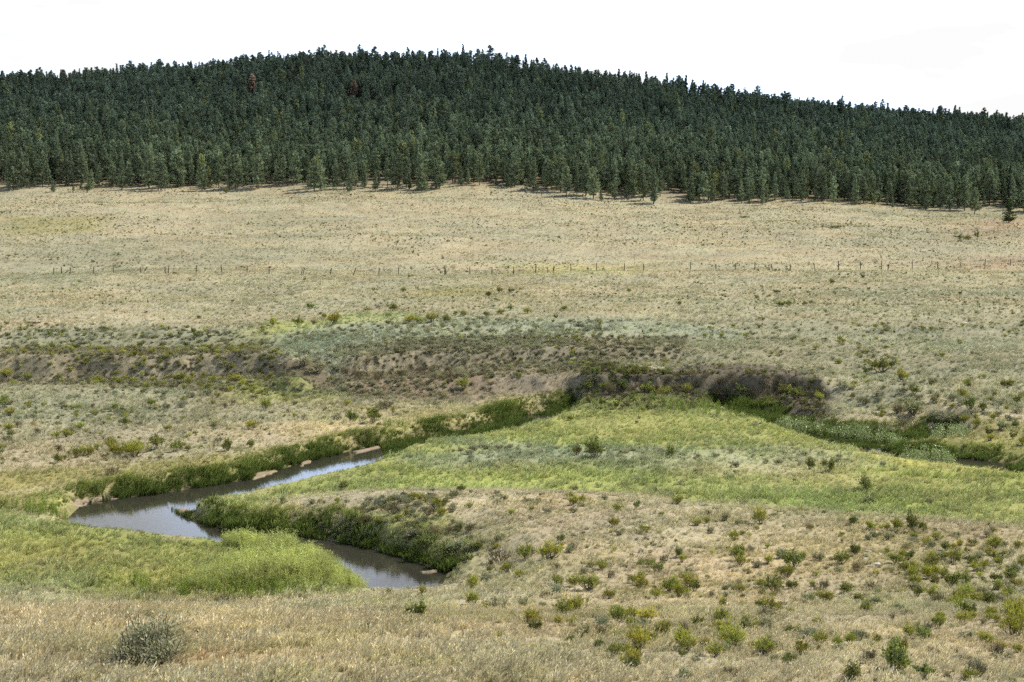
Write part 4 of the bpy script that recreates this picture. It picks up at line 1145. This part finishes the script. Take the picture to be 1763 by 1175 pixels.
def build_low_brush():
    """everything lower and smaller than the shrubs above: knee-high brush nobody could count"""
    src = []
    for kk in "SRDB":
        for st_, fo_, s_, f_ in [(a, b, c, d) for a, b, c, d in SHRUB[kk][:3]]:
            V = np.concatenate(s_.v + f_.v); nt = sum(len(a) for a in s_.v)
            Ff = np.concatenate([np.concatenate(s_.f), np.concatenate(f_.f) + nt])
            C = np.concatenate([np.concatenate(s_.c) * .8, np.concatenate(f_.c)])
            src.append(mesh_from_arrays("low_brush_%d" % len(src), V, Ff, C, mat=MAT_PLANT))
    kid = {'S': 0, 'R': 1, 'D': 2, 'B': 3}
    X, Y, Wd, K = [], [], [], []
    def add(x, y, w, kinds):
        X.append(x); Y.append(y); Wd.append(w); K.append(np.array([kid[kinds[i]] for i in rng.integers(0, len(kinds), len(x))]))
    # the wide plain
    x, y = sample_band(205, 490, .6, .36)
    d = .28 + .75 * fbm(x / 24, y / 20, 4, 141) + .25 * fbm(x / 5, y / 5, 2, 142)
    m = rng.uniform(size=len(x)) < d
    x, y = x[m], y[m]; add(x, y, rng.uniform(.22, .55, len(x)) * np.where(rng.uniform(size=len(x)) < .12, 1.5, 1), "SSSBD")
    # sage flats and scarps
    x, y = sample_band(148, 206, .9, .36)
    d = .30 + .8 * fbm(x / 9, y / 9, 4, 143)
    m = (rng.uniform(size=len(x)) < d) & (river_sd(x, y) > 2.5)
    gx = ground_colour(x, y); m &= ~(greenness(gx) > .6)
    x, y = x[m], y[m]; add(x, y, rng.uniform(.3, .85, len(x)), "SSBSR")
    # faces of the scarps
    for pl, lv, dn, kinds in (([(0, 612), (440, 606), (505, 640), (500, 656), (330, 650), (0, 640)], 1.8, 3.0, "BSBSR"),
                              ([(575, 618), (720, 604), (1180, 602), (1180, 622), (1000, 634), (760, 652), (590, 655)], 2, 3.2, "BSBS"),
                              ([(400, 598), (600, 582), (720, 588), (640, 606), (590, 640), (510, 645), (490, 615)], 2.6, 1.5, "SSSS"),
                              ([(580, 566), (800, 557), (1080, 562), (1000, 594), (700, 596)], 3.4, .9, "SS"),
                              ([(0, 574), (280, 572), (430, 577), (300, 596), (0, 602)], 3.4, 1.0, "SSD"),
                              ([(1000, 640), (1420, 660), (1420, 684), (1010, 682)], 1.4, 4.5, "BBDB"),
                              ([(640, 880), (760, 880), (830, 960), (790, 975), (700, 930)], 0, 2.2, "SSDS"),
                              ([(560, 868), (760, 870), (800, 905), (640, 905)], .7, 1.6, "BSSR"),
                              ([(780, 770), (1000, 770), (1420, 778), (1480, 800), (1000, 800), (760, 800)], 0, .55, "SSS")):
        P = world_poly(pl, lv); lo, hi = P.min(0), P.max(0)
        k = int((hi - lo).prod() * dn)
        x, y = rng.uniform(lo[0], hi[0], k), rng.uniform(lo[1], hi[1], k)
        m = (poly_sd(P, x, y, 5) < 0) & (river_sd(x, y) > 1.0) & (rng.uniform(size=k) < .75 + .7 * fbm(x / 5, y / 5, 2, 145))
        add(x[m], y[m], rng.uniform(.35, .95, m.sum()), kinds)
    # near slope, left flat
    x, y = sample_band(52, 150, .9, .36)
    sdt = poly_sd(TERRACE, x, y, 30)
    pxx, pyy = project(x, y, height(x, y))
    lush = (pyy > 1040) & (pxx < 620 + (pyy - 1040) * 3.6)
    m = (((sdt < -1) & ~lush) | ((sdt > 0) & (pxx < 520) & (pyy < 810))) & (rng.uniform(size=len(x)) < .38 + .8 * fbm(x / 6, y / 6, 3, 146)) & (river_sd(x, y) > 2)
    x, y = x[m], y[m]; add(x, y, rng.uniform(.2, .5, len(x)), "RRSSB")
    x, y, w, k = np.concatenate(X), np.concatenate(Y), np.concatenate(Wd), np.concatenate(K)
    if PLACED:
        PL = np.array(PLACED); ok = np.ones(len(x), bool)
        for a, b, c in PL:
            ok &= ~((np.abs(x - a) < .45 * c) & (np.abs(y - b) < .45 * c))
        x, y, w, k = x[ok], y[ok], w[ok], k[ok]
    n = len(x); z = height(x, y)
    base = np.stack([lin(KINDS[c][2]) for c in "SRDB"])[k]
    tint = base * np.exp(rng.normal(0, .2, n))[:, None]
    rot = np.stack([rng.normal(0, .08, n), rng.normal(0, .08, n), rng.uniform(0, 6.28, n)], 1)
    scl = np.stack([w * 1.1, w * 1.1, w * rng.uniform(.7, 1.1, n)], 1)
    print("low brush", n)
    scatter_object("low_brush", np.stack([x, y, z - .02], 1), rot, scl, k * 3 + rng.integers(0, 3, n), tint, src,
                   label="low knee-high brush dotted over flats, scarps and plain")
build_low_brush()

# ------------------------------------------------------------------ leafy creek bushes with shiny leaves
def build_creek_bushes():
    mat = leaf_material("willow_leaf", 'OBJECT', trans=.3, gloss=.04)
    spec = [(1342, 1425, 716, 732, "glossy leafy bush mass at the upper creek bend, left one"), (1425, 1545, 722, 748, "long glossy leafy bush mass hanging over dark upper creek water"),
            (1560, 1640, 766, 790, "glossy leafy bush beside the lower arm of the upper creek"), (1600, 1665, 735, 752, "small bright leafy bush at the right end of the upper creek bend")]
    for q, (a, b, p0, p1, lab) in enumerate(spec):
        r = np.random.default_rng(900 + q)
        pa, pb = gp(a, p0 + 8, 0), gp(b, p1 - 2, 0)
        A, B = np.array([float(pa[0]), float(pa[1])]), np.array([float(pb[0]), float(pb[1])])
        L = np.linalg.norm(B - A); fo, st = Soup(), Soup()
        c = (A + B) / 2
        zc = float(height(np.array([c[0]]), np.array([c[1]]))[0])
        ns = int(L * 9)
        dirv = (B - A) / L; nrm = np.array([-dirv[1], dirv[0]])
        for k in range(ns):
            t = r.uniform(-.5, .5); s = r.normal() * .45
            base = c + dirv * t * L + nrm * s
            zb = float(height(np.array([base[0]]), np.array([base[1]]))[0]) - zc
            H = r.uniform(1.2, 1.9) * (1 - .5 * (2 * t) ** 4)
            p0_ = np.array([base[0] - c[0], base[1] - c[1], zb - .05]); top = p0_ + np.array([r.normal() * .18, r.normal() * .18, H])
            V, Fq = tube([p0_, (p0_ + top) / 2 + r.normal(size=3) * .03, top], [.016, .010, .004], 4); st.add(V, Fq, (1, 1, 1))
            nl = 70
            u_ = r.uniform(.12, 1.05, nl)[:, None]
            pos = p0_ + (top - p0_) * u_ + r.normal(size=(nl, 3)) * np.array([.15, .15, .06])
            leaves(r, pos, r.normal(size=(nl, 3)) + np.array([0, 0, .3]), r.uniform(.09, .16, nl), r.uniform(.05, .08, nl), np.ones((nl, 3)) * r.uniform(.75, 1.3, (nl, 1)), fo)
        e = link(bpy.data.objects.new("creek_bush", None)); e.location = (c[0], c[1], zc)
        set_props(e, lab, "bush", "leafy bushes along the upper creek")
        link(bpy.data.objects.new("stems", st.mesh("creek_bush_stems_%d" % q, MAT_STEM)), e)
        f = link(bpy.data.objects.new("foliage", fo.mesh("creek_bush_foliage_%d" % q, mat)), e)
        f.color = (*lin((168, 182, 124)), 1)
build_creek_bushes()

# ------------------------------------------------------------------ fence across the plain
def build_fence():
    wood = plain_material("weathered_post_wood", (.115, .085, .062), nscale=20)
    wire_m = plain_material("fence_wire", (.16, .14, .12), rough=.5)
    pts = [(92, 472, 1.0, 0), (105, 472, 1, 0), (120, 472, 1, .05), (160, 473, 1, .12), (195, 473, .9, 0), (241, 473, .8, 0), (246, 472, 1, .55), (284, 472, .9, 0), (289, 473, 1.0, .08),
           (337, 473, 1.05, .14), (381, 472, 1.05, 0), (425, 472, 1.0, 0), (463, 472, 1.05, 0), (519, 471, 1.05, .10), (521, 470, 1, .2), (568, 469, 1, .18), (608, 471, 1.05, .30), (652, 471, 1, .04), (686, 471, 1, 0),
           (765, 475, 1.25, .06), (768, 475, 1.0, -.1), (809, 475, 1.15, 0), (847, 474, 1.1, 0), (884, 474, 1.05, .03), (922, 474, 1.2, .05), (943, 473, .7, 0), (952, 473, .95, .2), (983, 475, 1.0, 0),
           (1027, 473, 1.05, .03), (1075, 472, 1.05, .02), (1108, 471, 1.05, 0), (1189, 469, 1.15, 0), (1233, 466, .9, 0), (1266, 466, 1, 0), (1300, 466, 1.15, 0), (1325, 464, .8, -.15), (1330, 465, .9, -.18), (1361, 465, .9, 0), (1404, 464, 1.1, -.2),
           (1444, 464, 1.3, 0), (1482, 463, 1.2, 0), (1518, 463, 1.3, 0), (1529, 464, .9, .2), (1571, 463, 1.25, 0), (1615, 463, 1.05, 0), (1655, 462, 1.1, -.15), (1696, 462, 1.1, .04), (1740, 462, 1.0, 0)]
    e = link(bpy.data.objects.new("fence", None))
    foot = []
    for px, py, hh, ln in pts:
        u = (px - W_PX / 2) / F_PX
        x, y = gp(px, py, 4.9)
        x, y = on_ground(px, py)
        y = min(max(y, 270), 330); x = u * y
        foot.append((x, y, float(height(np.array([x]), np.array([y]))[0]), hh, ln))
    # keep the line running evenly in depth
    ysm = np.polyfit([f[0] for f in foot], [f[1] for f in foot], 3)
    F2 = []
    for x, y, z, hh, ln in foot:
        yy = float(np.polyval(ysm, x)); xx = x * yy / y
        F2.append((xx, yy, float(height(np.array([xx]), np.array([yy]))[0]), hh, ln))
    e.location = F2[0][:3]
    O = np.array(F2[0][:3])
    tops = []
    for k, (x, y, z, hh, ln) in enumerate(F2):
        r = np.random.default_rng(40 + k); H = hh * 1.28
        rad = r.uniform(.065, .095)
        V, Fq = tube([(0, 0, -.3), (.01 * r.normal(), 0, H * .5), (0, 0, H), (0, 0, H + .01)], [rad, rad * .96, rad * .88, .001], 7)
        so = Soup(); so.add(V, Fq, (1, 1, 1))
        p = link(bpy.data.objects.new("post", so.mesh("fence_post_%d" % k, wood)), e)
        p.location = Vector((x, y, z)) - Vector(O); p.rotation_euler = (r.normal() * .04, ln + r.normal() * .02, r.uniform(0, 6.28) * 0)
        tops.append(np.array([x, y, z, H, ln]))
    for lvl in (.38, .68, .95):
        path = []
        for x, y, z, H, ln in tops:
            h = min(lvl * 1.2, H * .95); path.append(np.array([x + math.sin(ln) * h, y - .07, z + h * math.cos(ln)]) - O)
        V, Fq = tube(path, [.006] * len(path), 3); so = Soup(); so.add(V, Fq, (1, 1, 1))
        link(bpy.data.objects.new("wire", so.mesh("fence_wire", wire_m)), e)
    # a fallen brace between two of the posts at the near end
    a, b = np.array(F2[1][:3]) - O, np.array(F2[2][:3]) - O
    V, Fq = tube([a + (.3, -.05, .12), b + (-.1, -.05, .75)], [.045, .04], 6); so = Soup(); so.add(V, Fq, (1, 1, 1))
    link(bpy.data.objects.new("brace", so.mesh("fence_brace", wood)), e)
    set_props(e, "old post and wire fence with leaning dark posts crossing the dry plain", "fence")
build_fence()

# ------------------------------------------------------------------ stones and a log
def build_small_things():
    pale = plain_material("bleached_stone", (.62, .58, .50), nscale=14, namp=.2)
    def stone(px, py, w, flat, lab, group=None):
        x, y = on_ground(px, py); z = float(height(np.array([x]), np.array([y]))[0]); s = w * y / F_PX
        r = np.random.default_rng(int(px * 7 + py))
        V, Fc = [], []
        nu, nv = 9, 5
        for j in range(nv + 1):
            ph = -math.pi / 2 + math.pi * j / nv
            for i in range(nu):
                th = 2 * math.pi * i / nu; q = 1 + .22 * r.normal()
                V.append((.5 * q * math.cos(ph) * math.cos(th), .36 * q * math.cos(ph) * math.sin(th), flat * .5 * q * math.sin(ph)))
        for j in range(nv):
            for i in range(nu): Fc.append((j * nu + i, j * nu + (i + 1) % nu, (j + 1) * nu + (i + 1) % nu, (j + 1) * nu + i))
        o = link(bpy.data.objects.new("stone", mesh_from_arrays("stone", np.array(V) * s, Fc, mat=pale)))
        o.location = (x, y, z + flat * s * .25); o.rotation_euler = (0, 0, r.uniform(0, 6.28))
        set_props(o, lab, "stone", group)
    stone(1660, 558, 14, .3, "flat white stone alone on the right of the plain")
    stone(1277, 584, 8, .3, "small pale stone on the plain near its front edge")
    for k, (px, py, w) in enumerate([(1495, 950, 12), (1510, 972, 16), (1500, 975, 14), (1515, 955, 10), (1540, 957, 8), (1522, 970, 9), (1490, 962, 9), (1637, 962, 9)]):
        stone(px, py, w, .25, place_label("bleached flat stone among shrubs on the slope", px, py), "bleached stones on the shrub slope")
    for k, (px, py, w) in enumerate([(1360, 634, 8), (1345, 633, 5), (1618, 652, 7), (1705, 665, 6), (590, 666, 12), (612, 881, 14)]):
        stone(px, py, w, .3, place_label("small pale stone on the sage slope", px, py), "pale stones beyond the creek")
    logm = plain_material("grey_log", (.13, .11, .09), nscale=12)
    x, y = on_ground(57, 558); z = float(height(np.array([x]), np.array([y]))[0])
    so = Soup(); V, Fq = tube([(-1.0, 0, .14), (-.3, .03, .15), (.5, 0, .13), (.95, -.05, .18)], [.13, .14, .11, .05], 8); so.add(V, Fq, (1, 1, 1))
    V, Fq = tube([(.2, 0, .15), (.35, -.05, .45)], [.04, .015], 5); so.add(V, Fq, (1, 1, 1))
    o = link(bpy.data.objects.new("log", so.mesh("log", logm))); o.location = (x, y, z)
    set_props(o, "dark fallen log lying on the pale plain at the far left", "log")
    # pale dead grass tuft at the rim of the foreground slope
    x, y = on_ground(515, 1050); z = float(height(np.array([x]), np.array([y]))[0])
    m = leaf_material("bleached_grass", 'FIXED', base=tuple(lin((232, 222, 192))), trans=.3)
    o = link(bpy.data.objects.new("grass_tuft", grass_clump(77, 90, (.3, .55), .32, .014, .7, .1, .9).mesh("grass_tuft", m))); o.location = (x, y, z); o.scale = (1.3, 1, .8)
    set_props(o, "bleached white tuft of dead grass below the pale green weeds", "grass tuft")
build_small_things()

# ------------------------------------------------------------------ the air between here and the hill
def build_haze():
    x0, x1, y0, y1, z0, z1 = -1080, 1080, -40, 1080, -60, 110
    V = [(x0, y0, z0), (x1, y0, z0), (x1, y1, z0), (x0, y1, z0), (x0, y0, z1), (x1, y0, z1), (x1, y1, z1), (x0, y1, z1)]
    Fq = [(0, 3, 2, 1), (4, 5, 6, 7), (0, 1, 5, 4), (1, 2, 6, 5), (2, 3, 7, 6), (3, 0, 4, 7)]
    m, n, l = new_mat("thin_haze")
    out = n.new("ShaderNodeOutputMaterial"); v = n.new("ShaderNodeVolumePrincipled")
    v.inputs['Color'].default_value = (.62, .74, 1.0, 1); v.inputs['Density'].default_value = 5e-5
    v.inputs['Anisotropy'].default_value = .2
    l.new(v.outputs[0], out.inputs['Volume'])
    o = link(bpy.data.objects.new("haze", mesh_from_arrays("haze", V, Fq, mat=m)))
    set_props(o, kind="stuff", label="thin bluish summer haze over the valley")
